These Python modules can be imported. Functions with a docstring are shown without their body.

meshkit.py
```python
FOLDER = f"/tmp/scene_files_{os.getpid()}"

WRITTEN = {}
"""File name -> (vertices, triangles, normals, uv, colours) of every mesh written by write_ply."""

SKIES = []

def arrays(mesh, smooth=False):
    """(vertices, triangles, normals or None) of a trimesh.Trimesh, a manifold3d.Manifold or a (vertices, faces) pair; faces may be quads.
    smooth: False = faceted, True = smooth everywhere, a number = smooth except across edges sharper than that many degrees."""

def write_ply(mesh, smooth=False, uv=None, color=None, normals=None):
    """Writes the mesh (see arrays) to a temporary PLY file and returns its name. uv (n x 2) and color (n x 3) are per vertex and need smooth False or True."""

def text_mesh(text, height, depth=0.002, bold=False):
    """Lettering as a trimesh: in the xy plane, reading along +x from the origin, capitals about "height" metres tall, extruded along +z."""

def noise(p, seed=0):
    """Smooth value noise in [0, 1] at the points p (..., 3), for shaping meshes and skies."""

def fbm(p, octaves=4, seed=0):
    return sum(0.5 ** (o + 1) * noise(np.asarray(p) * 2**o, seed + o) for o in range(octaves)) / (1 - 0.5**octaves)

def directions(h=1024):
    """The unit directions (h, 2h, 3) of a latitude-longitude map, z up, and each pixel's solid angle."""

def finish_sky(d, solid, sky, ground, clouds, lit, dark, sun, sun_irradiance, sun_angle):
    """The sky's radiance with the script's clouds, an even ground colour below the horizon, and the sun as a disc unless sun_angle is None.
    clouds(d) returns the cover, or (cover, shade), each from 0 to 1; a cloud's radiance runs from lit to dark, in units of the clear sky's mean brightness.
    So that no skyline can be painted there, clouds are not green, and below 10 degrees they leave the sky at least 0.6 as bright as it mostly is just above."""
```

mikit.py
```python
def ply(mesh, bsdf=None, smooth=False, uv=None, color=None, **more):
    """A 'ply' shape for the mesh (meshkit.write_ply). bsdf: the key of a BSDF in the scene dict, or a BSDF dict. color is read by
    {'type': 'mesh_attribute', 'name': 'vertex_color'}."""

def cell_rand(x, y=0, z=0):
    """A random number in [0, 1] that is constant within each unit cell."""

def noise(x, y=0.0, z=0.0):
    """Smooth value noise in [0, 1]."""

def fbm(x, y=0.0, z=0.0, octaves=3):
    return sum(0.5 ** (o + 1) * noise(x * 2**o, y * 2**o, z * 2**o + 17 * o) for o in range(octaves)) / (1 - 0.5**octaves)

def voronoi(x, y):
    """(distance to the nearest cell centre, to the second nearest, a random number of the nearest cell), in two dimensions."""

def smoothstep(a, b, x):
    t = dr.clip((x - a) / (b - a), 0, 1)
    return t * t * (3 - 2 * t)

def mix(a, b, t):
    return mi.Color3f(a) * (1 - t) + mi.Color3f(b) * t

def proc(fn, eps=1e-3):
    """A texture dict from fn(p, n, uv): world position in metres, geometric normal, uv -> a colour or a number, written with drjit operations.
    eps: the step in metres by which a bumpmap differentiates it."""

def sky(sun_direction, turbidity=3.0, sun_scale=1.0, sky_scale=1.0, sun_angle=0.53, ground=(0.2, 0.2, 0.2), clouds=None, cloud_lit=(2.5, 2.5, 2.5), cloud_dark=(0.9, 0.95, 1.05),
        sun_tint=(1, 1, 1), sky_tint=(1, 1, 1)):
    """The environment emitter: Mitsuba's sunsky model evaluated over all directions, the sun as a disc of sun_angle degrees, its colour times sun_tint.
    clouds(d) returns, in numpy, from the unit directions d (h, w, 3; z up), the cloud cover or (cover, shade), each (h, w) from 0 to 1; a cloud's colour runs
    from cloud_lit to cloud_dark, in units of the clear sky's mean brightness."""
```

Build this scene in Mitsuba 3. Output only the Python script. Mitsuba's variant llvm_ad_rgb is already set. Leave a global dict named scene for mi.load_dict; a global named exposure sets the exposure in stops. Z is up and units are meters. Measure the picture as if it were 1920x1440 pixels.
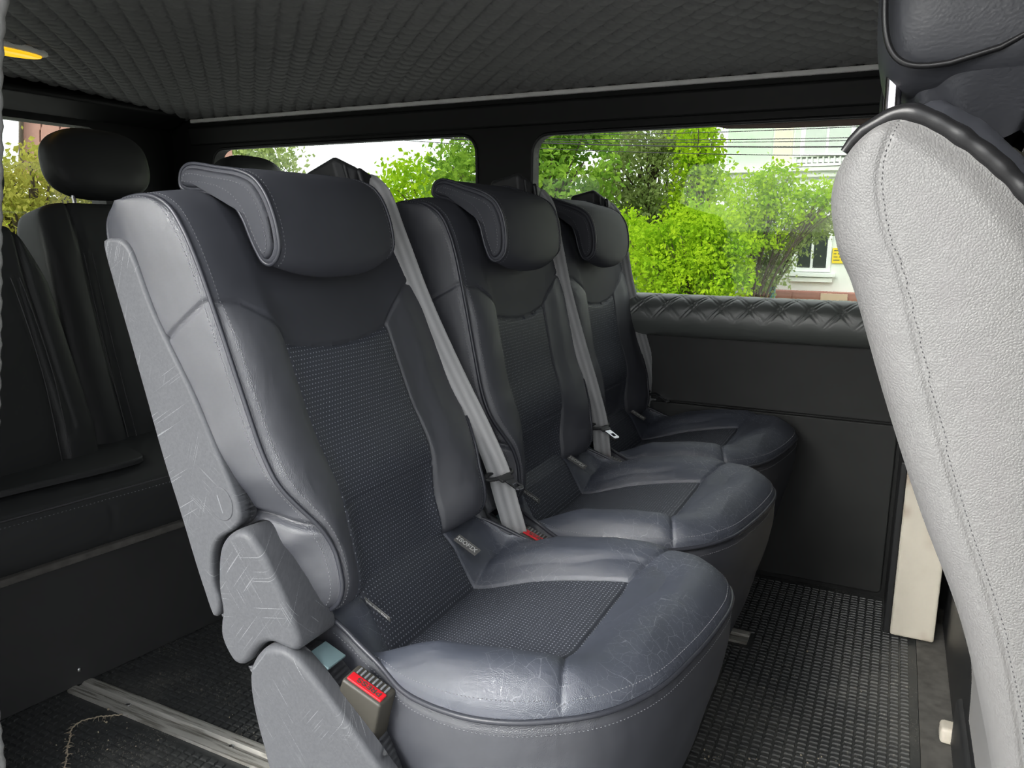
import math, random, numpy as np, trimesh, mitsuba as mi, drjit as dr, mikit, meshkit
from shapely.geometry import Polygon, Point, box as sbox
from manifold3d import Manifold
import mapbox_earcut as earcut
random.seed(7); RNG = np.random.default_rng(11)
scene, labels = {}, {}
T4 = mi.ScalarTransform4f

# ------------------------------------------------------------------ camera
YAW, PITCH, ROLL = np.radians((26.3, 11.3, 0.3))
EYE = np.array([0.0, 0.0, 1.0])
_f = np.array([-np.sin(YAW)*np.cos(PITCH), np.cos(YAW)*np.cos(PITCH), -np.sin(PITCH)])
_r = np.array([np.cos(YAW), np.sin(YAW), 0.0]); _u = np.cross(_r, _f)
_up = _u*np.cos(ROLL) - _r*np.sin(ROLL)
_r2 = _r*np.cos(ROLL) + _u*np.sin(ROLL); _up = np.cross(_r2, _f)
scene['camera'] = {'type': 'perspective', 'fov': math.degrees(2*math.atan(960/1442.0)), 'fov_axis': 'x', 'near_clip': 0.02, 'far_clip': 400.0,
                   'to_world': T4().look_at(origin=EYE.tolist(), target=(EYE+_f).tolist(), up=_up.tolist())}
# ------------------------------------------------------------------ daylight: bright thin overcast with a veiled sun behind the photographer
def clouds(d):
    n = meshkit.fbm(d*np.array([2.2, 2.2, 5.0])+3.1, 5, 3)
    return np.clip(0.86+0.5*(n-0.4), 0, 1), np.clip((n-0.5)*1.4, 0, 1)*0.5
scene['sky'] = mikit.sky((-0.34, -0.80, 0.50), turbidity=4.0, sun_scale=0.32, sun_angle=34.0, sun_tint=(0.80, 1.0, 1.42), sky_scale=1.0, clouds=clouds,
                         cloud_lit=(2.1, 2.12, 2.15), cloud_dark=(1.2, 1.24, 1.3), ground=(0.22, 0.22, 0.21))
exposure = 3.78

# ------------------------------------------------------------------ bookkeeping
def numbered(key):
    if key not in scene and key not in labels: return key
    n = 1
    while f'{key}_{n:03d}' in scene or f'{key}_{n:03d}' in labels: n += 1
    return f'{key}_{n:03d}'
def thing(name, label, cat, group=None):
    key = numbered(name); labels[key] = {'label': label, 'category': cat}
    if group: labels[key]['group'] = group
    return key
def write(V, F, N=None, uv=None):
    path = meshkit.write_ply((V, F), False, uv, None, normals=N)
    return {'type': 'ply', 'filename': path, 'face_normals': N is None}
def shape(mesh, bsdf, smooth=35, uv=None, normals=None):
    if normals is not None:
        d = write(mesh[0], mesh[1], normals, uv); d['bsdf'] = {'type': 'ref', 'id': bsdf}; return d
    return mikit.ply(mesh, bsdf, smooth=smooth if uv is None or smooth is True else False, uv=uv)
def obj(name, mesh, bsdf, parent=None, smooth=35, uv=None, normals=None, label=None, kind=None, cat=None, group=None, emit=None):
    key = numbered(f'{parent}__{name}' if parent else name)
    scene[key] = shape(mesh, bsdf, smooth, uv, normals)
    if emit: scene[key]['emitter'] = {'type': 'area', 'radiance': {'type': 'rgb', 'value': list(emit)}}
    d = {k: v for k, v in (('label', label), ('kind', kind), ('category', cat), ('group', group)) if v}
    if d: labels[key] = d
    return key
def struct(name, mesh, bsdf, label=None, **kw):
    return obj(name, mesh, bsdf, kind='structure', label=label, **kw)

# ------------------------------------------------------------------ shape helpers
def cat(*ms):
    vs, fs, n = [], [], 0
    for m in ms:
        if hasattr(m, 'vertices'): m = (np.asarray(m.vertices), np.asarray(m.faces))
        vs.append(m[0]); fs.append(np.asarray(m[1])+n); n += len(m[0])
    return np.vstack(vs), np.vstack(fs)
def gridf(nu, nv, wu=False, wv=False):
    i, j = np.meshgrid(np.arange(nu if wu else nu-1), np.arange(nv if wv else nv-1), indexing='ij')
    i2, j2 = (i+1) % nu, (j+1) % nv
    q = np.stack([i*nv+j, i2*nv+j, i2*nv+j2, i*nv+j2], -1).reshape(-1, 4)
    return np.vstack([q[:, [0, 1, 2]], q[:, [0, 2, 3]]])
def vnorm(V, F):
    n = np.zeros_like(V); fn = np.cross(V[F[:, 1]]-V[F[:, 0]], V[F[:, 2]]-V[F[:, 0]])
    for k in range(3): np.add.at(n, F[:, k], fn)
    l = np.linalg.norm(n, axis=1, keepdims=True)
    return np.where(l > 1e-14, n/np.maximum(l, 1e-14), [0, 0, 1.0])
def pick(V, F, N, UV, mask):
    f = F[mask]; ids, inv = np.unique(f, return_inverse=True)
    return V[ids], inv.reshape(-1, 3), N[ids], UV[ids]
def spline(P, n, closed=False):
    """points resampled evenly along a centripetal Catmull-Rom curve"""
    P = np.asarray(P, float)
    Q = np.vstack([P[-1], P, P[0], P[1]]) if closed else np.vstack([2*P[0]-P[1], P, 2*P[-1]-P[-2]])
    out = []
    for k in range(1, len(Q)-2):
        p0, p1, p2, p3 = Q[k-1:k+3]
        d = [max(np.linalg.norm(b-a), 1e-6)**0.5 for a, b in ((p0, p1), (p1, p2), (p2, p3))]
        m1 = (p2-p1)-(d[1]*((p2-p0)/(d[0]+d[1])-(p1-p0)/d[0])) if 0 else d[1]*((p1-p0)/d[0]-(p2-p0)/(d[0]+d[1])+(p2-p1)/d[1])
        m2 = d[1]*((p2-p1)/d[1]-(p3-p1)/(d[1]+d[2])+(p3-p2)/d[2])
        t = np.linspace(0, 1, 24, endpoint=False)[:, None]
        out.append((2*t**3-3*t**2+1)*p1+(t**3-2*t**2+t)*m1+(-2*t**3+3*t**2)*p2+(t**3-t**2)*m2)
    C = np.vstack(out+[Q[-2][None]])
    s = np.r_[0, np.cumsum(np.linalg.norm(np.diff(C, axis=0), axis=1))]
    q = np.linspace(0, s[-1], n, endpoint=not closed)
    return np.stack([np.interp(q, s, C[:, k]) for k in range(P.shape[1])], 1)
def tube(P, r, sides=8, closed=False, flat=1.0, up=None):
    P = np.asarray(P, float); n = len(P)
    t = (np.roll(P, -1, 0)-np.roll(P, 1, 0)) if closed else np.gradient(P, axis=0)
    t /= np.linalg.norm(t, axis=1, keepdims=True)+1e-12
    a = np.array(up if up is not None else ([0, 0, 1.0] if abs(t[0][2]) < 0.8 else [1.0, 0, 0]))
    A = np.empty_like(P)
    for k in range(n):
        if up is not None: a = np.array(up, float)
        a = a-t[k]*(a@t[k]); a /= np.linalg.norm(a)+1e-12; A[k] = a
    B = np.cross(t, A); r = np.broadcast_to(r, (n,))[:, None, None]
    an = np.arange(sides)*2*np.pi/sides
    V = (P[:, None]+r*(np.cos(an)[None, :, None]*A[:, None]*flat+np.sin(an)[None, :, None]*B[:, None])).reshape(-1, 3)
    F = gridf(n, sides, wu=closed, wv=True)[:, ::-1]
    if not closed:
        V = np.vstack([V, P[0], P[-1]]); i = np.arange(sides); j = (i+1) % sides
        F = np.vstack([F, np.stack([i, j, i*0+len(V)-2], 1)[:, ::-1][:, ::-1], np.stack([j+(n-1)*sides, i+(n-1)*sides, i*0+len(V)-1], 1)])
    return V, F
def stitches(P, nrm, pitch=0.0055, length=0.0038, r=0.0007, lift=0.0006):
    """a row of small threads along the polyline P, raised along nrm: one mesh"""
    P = np.asarray(P, float); s = np.r_[0, np.cumsum(np.linalg.norm(np.diff(P, axis=0), axis=1))]
    c = np.arange(pitch/2, s[-1], pitch); at = lambda q, A: np.stack([np.interp(q, s, A[:, k]) for k in range(3)], 1)
    N = np.broadcast_to(nrm, P.shape)
    a, b, m = at(c-length/2, P), at(c+length/2, P), at(c, P); n = at(c, N); n /= np.linalg.norm(n, axis=1, keepdims=True)+1e-12
    d = b-a; d /= np.linalg.norm(d, axis=1, keepdims=True)+1e-12; w = np.cross(d, n)
    V = np.stack([a-n*r*0.5, m+w*r+n*lift, m+n*(lift+r), m-w*r+n*lift, b-n*r*0.5], 1).reshape(-1, 3)
    f = np.array([[0, 1, 2], [0, 2, 3], [4, 2, 1], [4, 3, 2]])
    return V, (np.arange(len(c))[:, None, None]*5+f[None]).reshape(-1, 3)
def ribbon(P, W, thick=0.0014):
    """a strap: centre line P (n,3), half-width vectors W (n,3)"""
    P = np.asarray(P, float); W = np.broadcast_to(np.asarray(W, float), P.shape)
    t = np.gradient(P, axis=0); n = np.cross(t, W); n /= np.linalg.norm(n, axis=1, keepdims=True)
    k = np.linspace(-1, 1, 13)
    top = P[:, None]+W[:, None]*k[None, :, None]+n[:, None]*(thick*(1+0.35*np.cos(k*np.pi*3)))[None, :, None]
    bot = P[:, None]+W[:, None]*k[None, ::-1, None]-n[:, None]*thick
    V = np.concatenate([top, bot], 1); m = V.shape[1]
    F = gridf(len(P), m, wv=True)
    i = np.arange(m); c0, c1 = V[0].mean(0), V[-1].mean(0); o = V.reshape(-1, 3); L = len(o)
    o = np.vstack([o, c0, c1]); j = (i+1) % m
    F = np.vstack([F, np.stack([i, j, i*0+L], 1), np.stack([j+(len(P)-1)*m, i+(len(P)-1)*m, i*0+L+1], 1)])
    return o, F
def earc(P):
    P = np.asarray(P, np.float64)
    return earcut.triangulate_float64(P, np.array([len(P)], dtype=np.uint32)).reshape(-1, 3).astype(int)
def area2(P): return 0.5*np.sum(P[:, 0]*np.roll(P[:, 1], -1)-np.roll(P[:, 0], -1)*P[:, 1])
def prism(poly, d0, d1, bevel=0.006, steps=4, back_bevel=False):
    """polygon (n,2) run from depth d0 (bevelled face) to d1; returns points as (a, b, depth)"""
    P = np.asarray(poly, float)
    if area2(P) < 0: P = P[::-1]
    e = np.roll(P, -1, 0)-P; e /= np.linalg.norm(e, axis=1, keepdims=True)+1e-12
    nrm = np.stack([e[:, 1], -e[:, 0]], 1); v = nrm+np.roll(nrm, 1, 0); v /= np.maximum(np.linalg.norm(v, axis=1, keepdims=True), 0.4)
    sg = np.sign(d1-d0); rings = []
    a = np.linspace(0, np.pi/2, steps+1) if bevel else [np.pi/2]
    for q in a: rings.append(np.c_[P-v*bevel*(1-np.sin(q)), np.full(len(P), d0+sg*bevel*(1-np.cos(q)))])
    if back_bevel:
        for q in a[::-1]: rings.append(np.c_[P-v*bevel*(1-np.sin(q)), np.full(len(P), d1-sg*bevel*(1-np.cos(q)))])
    else: rings.append(np.c_[P, np.full(len(P), d1)])
    n, m = len(rings), len(P); V = np.vstack(rings); F = gridf(n, m, wv=True)
    t = earc(rings[0][:, :2]); t2 = earc(rings[-1][:, :2])
    if area2(rings[0][t[0], :2]) < 0: t = t[:, ::-1]
    if area2(rings[-1][t2[0], :2]) < 0: t2 = t2[:, ::-1]
    F = np.vstack([F if sg < 0 else F[:, ::-1], (t if sg < 0 else t[:, ::-1]), (t2[:, ::-1] if sg < 0 else t2)+(n-1)*m])
    # winding: depth axis is taken as right-handed (a, b, depth)
    return V, F[:, ::-1] if sg < 0 else F[:, ::-1]
def fixw(V, F):
    """outward winding for a closed mesh"""
    a, b, c = V[F[:, 0]], V[F[:, 1]], V[F[:, 2]]
    return (V, F) if np.einsum('ij,ij->i', a, np.cross(b, c)).sum() > 0 else (V, F[:, ::-1])
def xz(m):
    """prism points (x, z, depth=y)"""
    V = m[0][:, [0, 2, 1]]; return fixw(V-V.mean(0), m[1])[0]+V.mean(0), fixw(V-V.mean(0), m[1])[1]
def yz(m):
    V = m[0][:, [2, 0, 1]]; c = V.mean(0); v, f = fixw(V-c, m[1]); return v+c, f
def xy(m):
    V = m[0]; c = V.mean(0); v, f = fixw(V-c, m[1]); return v+c, f
def rbox(c, s, r=0.006, n=5, R=None):
    """rounded box: centre c, full size s"""
    h = np.asarray(s, float)/2; r = min(r, 0.98*min(h)); out = []
    def ax(hh):
        k = np.cos(np.linspace(np.pi, np.pi/2, n))  # -1..0
        e = -hh+r+r*k; return np.r_[e, -e[::-1]]
    for k in range(3):
        a, b = [(1, 2), (2, 0), (0, 1)][k]; A, B = np.meshgrid(ax(h[a]), ax(h[b]), indexing='ij')
        for sgn in (-1, 1):
            P = np.empty(A.shape+(3,)); P[..., a] = A; P[..., b] = B; P[..., k] = sgn*h[k]
            P = P.reshape(-1, 3); F = gridf(2*n, 2*n); F = F if sgn > 0 else F[:, ::-1]
            out.append((P, F))
    V, F = cat(*out); I = np.clip(V, -h+r, h-r); d = V-I; l = np.linalg.norm(d, axis=1, keepdims=True)
    V = I+d/np.maximum(l, 1e-9)*r
    m = trimesh.Trimesh(V, F, process=True); V, F = np.array(m.vertices), np.array(m.faces)
    if R is not None: V = V@np.asarray(R).T
    return V+np.asarray(c, float), F
def rot(axis, deg):
    return trimesh.transformations.rotation_matrix(np.radians(deg), axis)[:3, :3]
def hull(pts, r, seg=20):
    sp = [Manifold.sphere(rr, seg).translate([float(x) for x in p]) for p, rr in zip(pts, np.broadcast_to(r, (len(pts),)))]
    m = Manifold.batch_hull(sp).to_mesh()
    return np.array(m.vert_properties[:, :3], float), np.array(m.tri_verts, int)
def pillow(c, s, e1=0.6, e2=0.6, nu=40, nv=64, R=None, fn=None):
    """superellipsoid; e small = boxy"""
    th, ph = np.meshgrid(np.linspace(-np.pi/2, np.pi/2, nu), np.linspace(-np.pi, np.pi, nv, endpoint=False), indexing='ij')
    p = lambda x, e: np.sign(x)*np.abs(x)**e
    V = np.stack([p(np.cos(th), e1)*p(np.cos(ph), e2)*s[0]/2, p(np.cos(th), e1)*p(np.sin(ph), e2)*s[1]/2, p(np.sin(th), e1)*s[2]/2], -1).reshape(-1, 3)
    F = gridf(nu, nv, wv=True)[:, ::-1]
    if fn is not None: V = fn(V)
    if R is not None: V = V@np.asarray(R).T
    c0 = np.asarray(c, float); v, f = fixw(V-V.mean(0), F); return V+c0, f
def boxm(lo, hi):
    m = trimesh.creation.box(extents=np.subtract(hi, lo), transform=trimesh.transformations.translation_matrix((np.add(lo, hi))/2)); return np.array(m.vertices), np.array(m.faces)
def rrect(x0, x1, z0, z1, r, n=8):
    return np.array(sbox(x0+r, z0+r, x1-r, z1-r).buffer(r, quad_segs=n).exterior.coords)[:-1]
def holed(outer, holes, d0, d1, axes):
    """extruded polygon with holes (earcut)"""
    m = trimesh.creation.extrude_polygon(Polygon(outer, holes), d1-d0, engine='earcut'); V = np.array(m.vertices); V[:, 2] += d0
    V = V[:, axes]; F = np.array(m.faces); c = V.mean(0); v, f = fixw(V-c, F); return V, f
def sst(a, b, x):
    t = np.clip((x-a)/(b-a), 0, 1); return t*t*(3-2*t)
def groove(d, w=0.003, depth=0.003): return -depth*np.exp(-(d/w)**2)

# ------------------------------------------------------------------ materials
rgb = lambda *c: {'type': 'rgb', 'value': list(c)}
def prin(color, rough=0.5, **k):
    return {'type': 'twosided', 'b': {'type': 'principled', 'base_color': color if isinstance(color, dict) else rgb(*color), 'roughness': rough if isinstance(rough, dict) else float(rough), **k}}
def bumped(fn, scale, color, rough=0.5, eps=4e-4, **k):
    return {'type': 'twosided', 'b': {'type': 'bumpmap', 'arbitrary': mikit.proc(fn, eps), 'scale': float(scale),
            'bsdf': {'type': 'principled', 'base_color': color if isinstance(color, dict) else rgb(*color), 'roughness': rough if isinstance(rough, dict) else float(rough), **k}}}
nz, fb, vor, ss, mix = mikit.noise, mikit.fbm, mikit.voronoi, mikit.smoothstep, mikit.mix
def pebble(p, n, uv):      # leather grain
    a, b, w = vor(uv[0]*520, uv[1]*520)
    return ss(0.0, 0.5, b-a)+1.6*nz(uv[0]*60, uv[1]*60, 3.0)
def grain_wrinkled(p, n, uv):
    a, b, w = vor(uv[0]*520, uv[1]*520)
    x, y = uv[0]+0.02*nz(uv[0]*25, uv[1]*25, 1.0), uv[1]+0.02*nz(uv[0]*25, uv[1]*25, 5.0)
    return 0.9*ss(0.0, 0.5, b-a)+3.0*fb(x*90, y*26, 2.0)+5.0*nz(x*18, y*14, 7.0)
def crack_mask(uv):        # worn, creased leather: light hairline cracks in patches
    x, y = uv[0]+0.03*fb(uv[0]*22, uv[1]*22, 1.0), uv[1]+0.03*fb(uv[0]*22, uv[1]*22, 9.0)
    a, b, w = vor(x*38, y*30); a2, b2, w2 = vor(x*95+4, y*75+2)
    line = dr.maximum(1-ss(0.006, 0.026, b-a), 0.55*(1-ss(0.01, 0.05, b2-a2)))
    return line*ss(0.42, 0.62, fb(uv[0]*9+3, uv[1]*9, 4.0))
LEA = (0.039, 0.041, 0.049)
def cracked_col(p, n, uv):
    return mix(mix((0.044, 0.050, 0.065), (0.055, 0.062, 0.081), fb(uv[0]*14, uv[1]*14, 2.0)), (0.22, 0.23, 0.25), 0.36*crack_mask(uv))
def leather_col(p, n, uv): return mix(LEA, (0.048, 0.051, 0.061), fb(uv[0]*12, uv[1]*12, 2.0))
def perf_col(p, n, uv):
    s = 1/0.0062; x, y = uv[0]*s, uv[1]*s; r = dr.floor(y); x = x+0.5*(r-2*dr.floor(r/2))
    fx, fy = x-dr.floor(x)-0.5, y-r-0.5; d = dr.sqrt(fx*fx+fy*fy)
    return mix((0.040, 0.044, 0.055), (0.24, 0.25, 0.28), 0.9*(1-ss(0.10, 0.21, d)))
def perf_bump(p, n, uv):
    a, b, w = vor(uv[0]*520, uv[1]*520); s = 1/0.0062; x, y = uv[0]*s, uv[1]*s; r = dr.floor(y); x = x+0.5*(r-2*dr.floor(r/2))
    fx, fy = x-dr.floor(x)-0.5, y-r-0.5
    return 0.6*ss(0.0, 0.5, b-a)-2.0*(1-ss(0.05, 0.22, dr.sqrt(fx*fx+fy*fy)))
def scratch(uv, ang, seed, fr=1.0):
    c, s = math.cos(ang), math.sin(ang); a, b = uv[0]*c+uv[1]*s, -uv[0]*s+uv[1]*c
    a = a+0.01*nz(a*12, b*12, seed)
    k = nz(a*14*fr, b*900*fr, seed)
    return ss(0.86, 0.93, k)*ss(0.45, 0.7, fb(uv[0]*16+seed, uv[1]*16, seed))
def plastic_col(p, n, uv):
    g = mix((0.066, 0.069, 0.076), (0.084, 0.087, 0.094), fb(uv[0]*400, uv[1]*400, 1.0))
    m = dr.maximum(dr.maximum(scratch(uv, 0.9, 3.0), scratch(uv, 2.2, 8.0, 1.3)), scratch(uv, 0.2, 12.0, 0.8))
    return mix(g, (0.30, 0.31, 0.32), 0.38*m)
def fine(p, n, uv): return nz(p[0]*1500, p[1]*1500, p[2]*1500)+0.6*nz(p[0]*600, p[1]*600, p[2]*600)
scene['leather_creased'] = bumped(grain_wrinkled, 0.00042, mikit.proc(cracked_col), 0.30, specular=0.95, clearcoat=0.25, clearcoat_gloss=0.7)
scene['leather'] = bumped(grain_wrinkled, 0.00040, mikit.proc(leather_col), 0.34, specular=0.85, clearcoat=0.35, clearcoat_gloss=0.6)
scene['leather_smooth'] = bumped(pebble, 0.00035, mikit.proc(leather_col), 0.52, specular=0.28)
scene['leather_perforated'] = bumped(perf_bump, 0.00016, mikit.proc(perf_col), 0.55, specular=0.3)
scene['leather_grey'] = bumped(lambda p, n, uv: ss(0.0, 0.45, vor(uv[0]*400, uv[1]*400)[1]-vor(uv[0]*400, uv[1]*400)[0])+1.5*nz(uv[0]*50, uv[1]*50, 3.0), 0.00038, (0.205, 0.203, 0.200), 0.45, specular=0.4)
scene['leather_bench'] = bumped(lambda p, n, uv: nz(p[0]*480, p[1]*480, p[2]*480)+1.5*nz(p[0]*50, p[1]*50, p[2]*50), 0.00025, (0.034, 0.036, 0.037), 0.5, specular=0.4)
scene['leather_soft'] = bumped(lambda p, n, uv: nz(p[0]*520, p[1]*520, p[2]*520)+1.5*nz(p[0]*46, p[1]*46, p[2]*46), 0.00030, (0.040, 0.042, 0.049), 0.46, specular=0.45)
scene['piping'] = prin((0.030, 0.032, 0.040), 0.38, specular=0.55)
scene['piping_black'] = prin((0.013, 0.013, 0.014), 0.32, specular=0.5)
scene['thread'] = prin((0.14, 0.145, 0.155), 0.7)
scene['thread_dark'] = prin((0.06, 0.06, 0.064), 0.7)
scene['plastic_grey'] = bumped(fine, 0.00007, mikit.proc(plastic_col), 0.5, specular=0.45)
scene['plastic_black'] = prin((0.016, 0.017, 0.018), 0.42, specular=0.45)
scene['plastic_dark'] = bumped(fine, 0.00005, (0.026, 0.027, 0.028), 0.5, specular=0.4)
scene['belt_webbing'] = bumped(lambda p, n, uv: dr.sin(uv[0]*2*math.pi/0.0016)+0.6*dr.sin(uv[1]*2*math.pi/0.0021), 0.00008, mikit.proc(lambda p, n, uv: mix((0.24, 0.243, 0.245), (0.36, 0.363, 0.365), 0.5+0.5*dr.sin(uv[1]*2*math.pi/0.0165))), 0.6)
scene['buckle_red'] = prin((0.50, 0.012, 0.02), 0.35, specular=0.5)
scene['buckle_body'] = prin((0.045, 0.042, 0.034), 0.45)
scene['tag_text'] = prin((0.42, 0.42, 0.41), 0.7)
scene['tag_cloth'] = prin((0.10, 0.10, 0.097), 0.8)
scene['steel'] = {'type': 'twosided', 'b': {'type': 'roughconductor', 'material': 'Al', 'alpha': 0.18, 'specular_reflectance': rgb(0.75, 0.76, 0.78)}}
scene['chrome'] = {'type': 'twosided', 'b': {'type': 'roughconductor', 'material': 'Cr', 'alpha': 0.06}}
scene['lever_paint'] = prin((0.10, 0.15, 0.16), 0.4)
def alu_col(p, n, uv): return mix((0.50, 0.49, 0.45), (0.24, 0.23, 0.20), ss(0.45, 0.75, fb(p[0]*14, p[1]*240, 2.0)))
scene['aluminium'] = prin(mikit.proc(alu_col), 0.45, metallic=0.35)
def mat_col(p, n, uv):
    d = ss(0.52, 0.78, fb(p[0]*5+1, p[1]*5, 3.0))*fb(p[0]*90, p[1]*90, 1.0)
    sp = ss(0.80, 0.86, nz(p[0]*420, p[1]*420, 4.0))*ss(0.5, 0.7, fb(p[0]*12, p[1]*12, 8.0))
    return mix(mix((0.044, 0.047, 0.047), (0.12, 0.12, 0.11), 0.8*d), (0.25, 0.23, 0.19), 0.5*sp)
scene['rubber_mat'] = prin(mikit.proc(mat_col), 0.45, specular=0.45)
def lining_col(p, n, uv): return mix((0.175, 0.178, 0.178), (0.21, 0.212, 0.208), fb(p[0]*160, p[1]*160, p[2]*160))
scene['headliner'] = bumped(lambda p, n, uv: fb(uv[0]*260, uv[1]*90, 1.0)+2.0*fb(uv[0]*30, uv[1]*14, 6.0), 0.00035, mikit.proc(lining_col), 0.75, specular=0.25)
scene['trim_black'] = prin((0.012, 0.013, 0.013), 0.55, specular=0.35)
scene['trim_metal'] = prin((0.84, 0.84, 0.82), 0.45)
scene['panel_dark'] = bumped(lambda p, n, uv: nz(p[0]*500, p[1]*500, p[2]*500), 0.00008, mikit.proc(lambda p, n, uv: mix((0.020, 0.022, 0.022), (0.027, 0.028, 0.027), fb(p[0]*9, p[1]*9, p[2]*9))), 0.55, specular=0.35)
scene['pad_leather'] = bumped(pebble, 0.00015, (0.095, 0.104, 0.098), 0.32, specular=0.9)
scene['plywood_black'] = bumped(fine, 0.00006, mikit.proc(lambda p, n, uv: mix((0.034, 0.036, 0.036), (0.042, 0.042, 0.042), fb(p[1]*7, p[2]*7, 1.0))), 0.5, specular=0.35)
scene['carpet'] = bumped(lambda p, n, uv: nz(p[0]*420, p[1]*420, p[2]*420)+nz(p[0]*900, p[1]*900, p[2]*900), 0.0012, mikit.proc(lambda p, n, uv: mix((0.075, 0.073, 0.068), (0.15, 0.146, 0.135), fb(p[0]*60, p[1]*60, p[2]*60))), 0.95, specular=0.1)
def cream_col(p, n, uv): return mix((0.62, 0.58, 0.49), (0.40, 0.32, 0.25), 0.8*ss(0.55, 0.8, fb(p[0]*14, p[1]*14, p[2]*9+4)))
scene['cream_paint'] = prin(mikit.proc(cream_col), 0.4, specular=0.5)
scene['rubber_seal'] = prin((0.21, 0.21, 0.205), 0.7)
scene['glass_tinted'] = {'type': 'thindielectric', 'int_ior': 1.5, 'specular_transmittance': rgb(0.55, 0.58, 0.55), 'specular_reflectance': rgb(0.3, 0.3, 0.3)}
scene['glass_clear'] = {'type': 'thindielectric', 'int_ior': 1.5, 'specular_transmittance': rgb(0.62, 0.62, 0.58), 'specular_reflectance': rgb(0.6, 0.6, 0.6)}
scene['tint_band'] = prin((0.16, 0.115, 0.09), 0.5)
scene['amber_lens'] = prin((0.85, 0.45, 0.03), 0.15, specular=0.6)
scene['body_paint'] = prin((0.10, 0.10, 0.105), 0.3, clearcoat=0.6)
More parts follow.
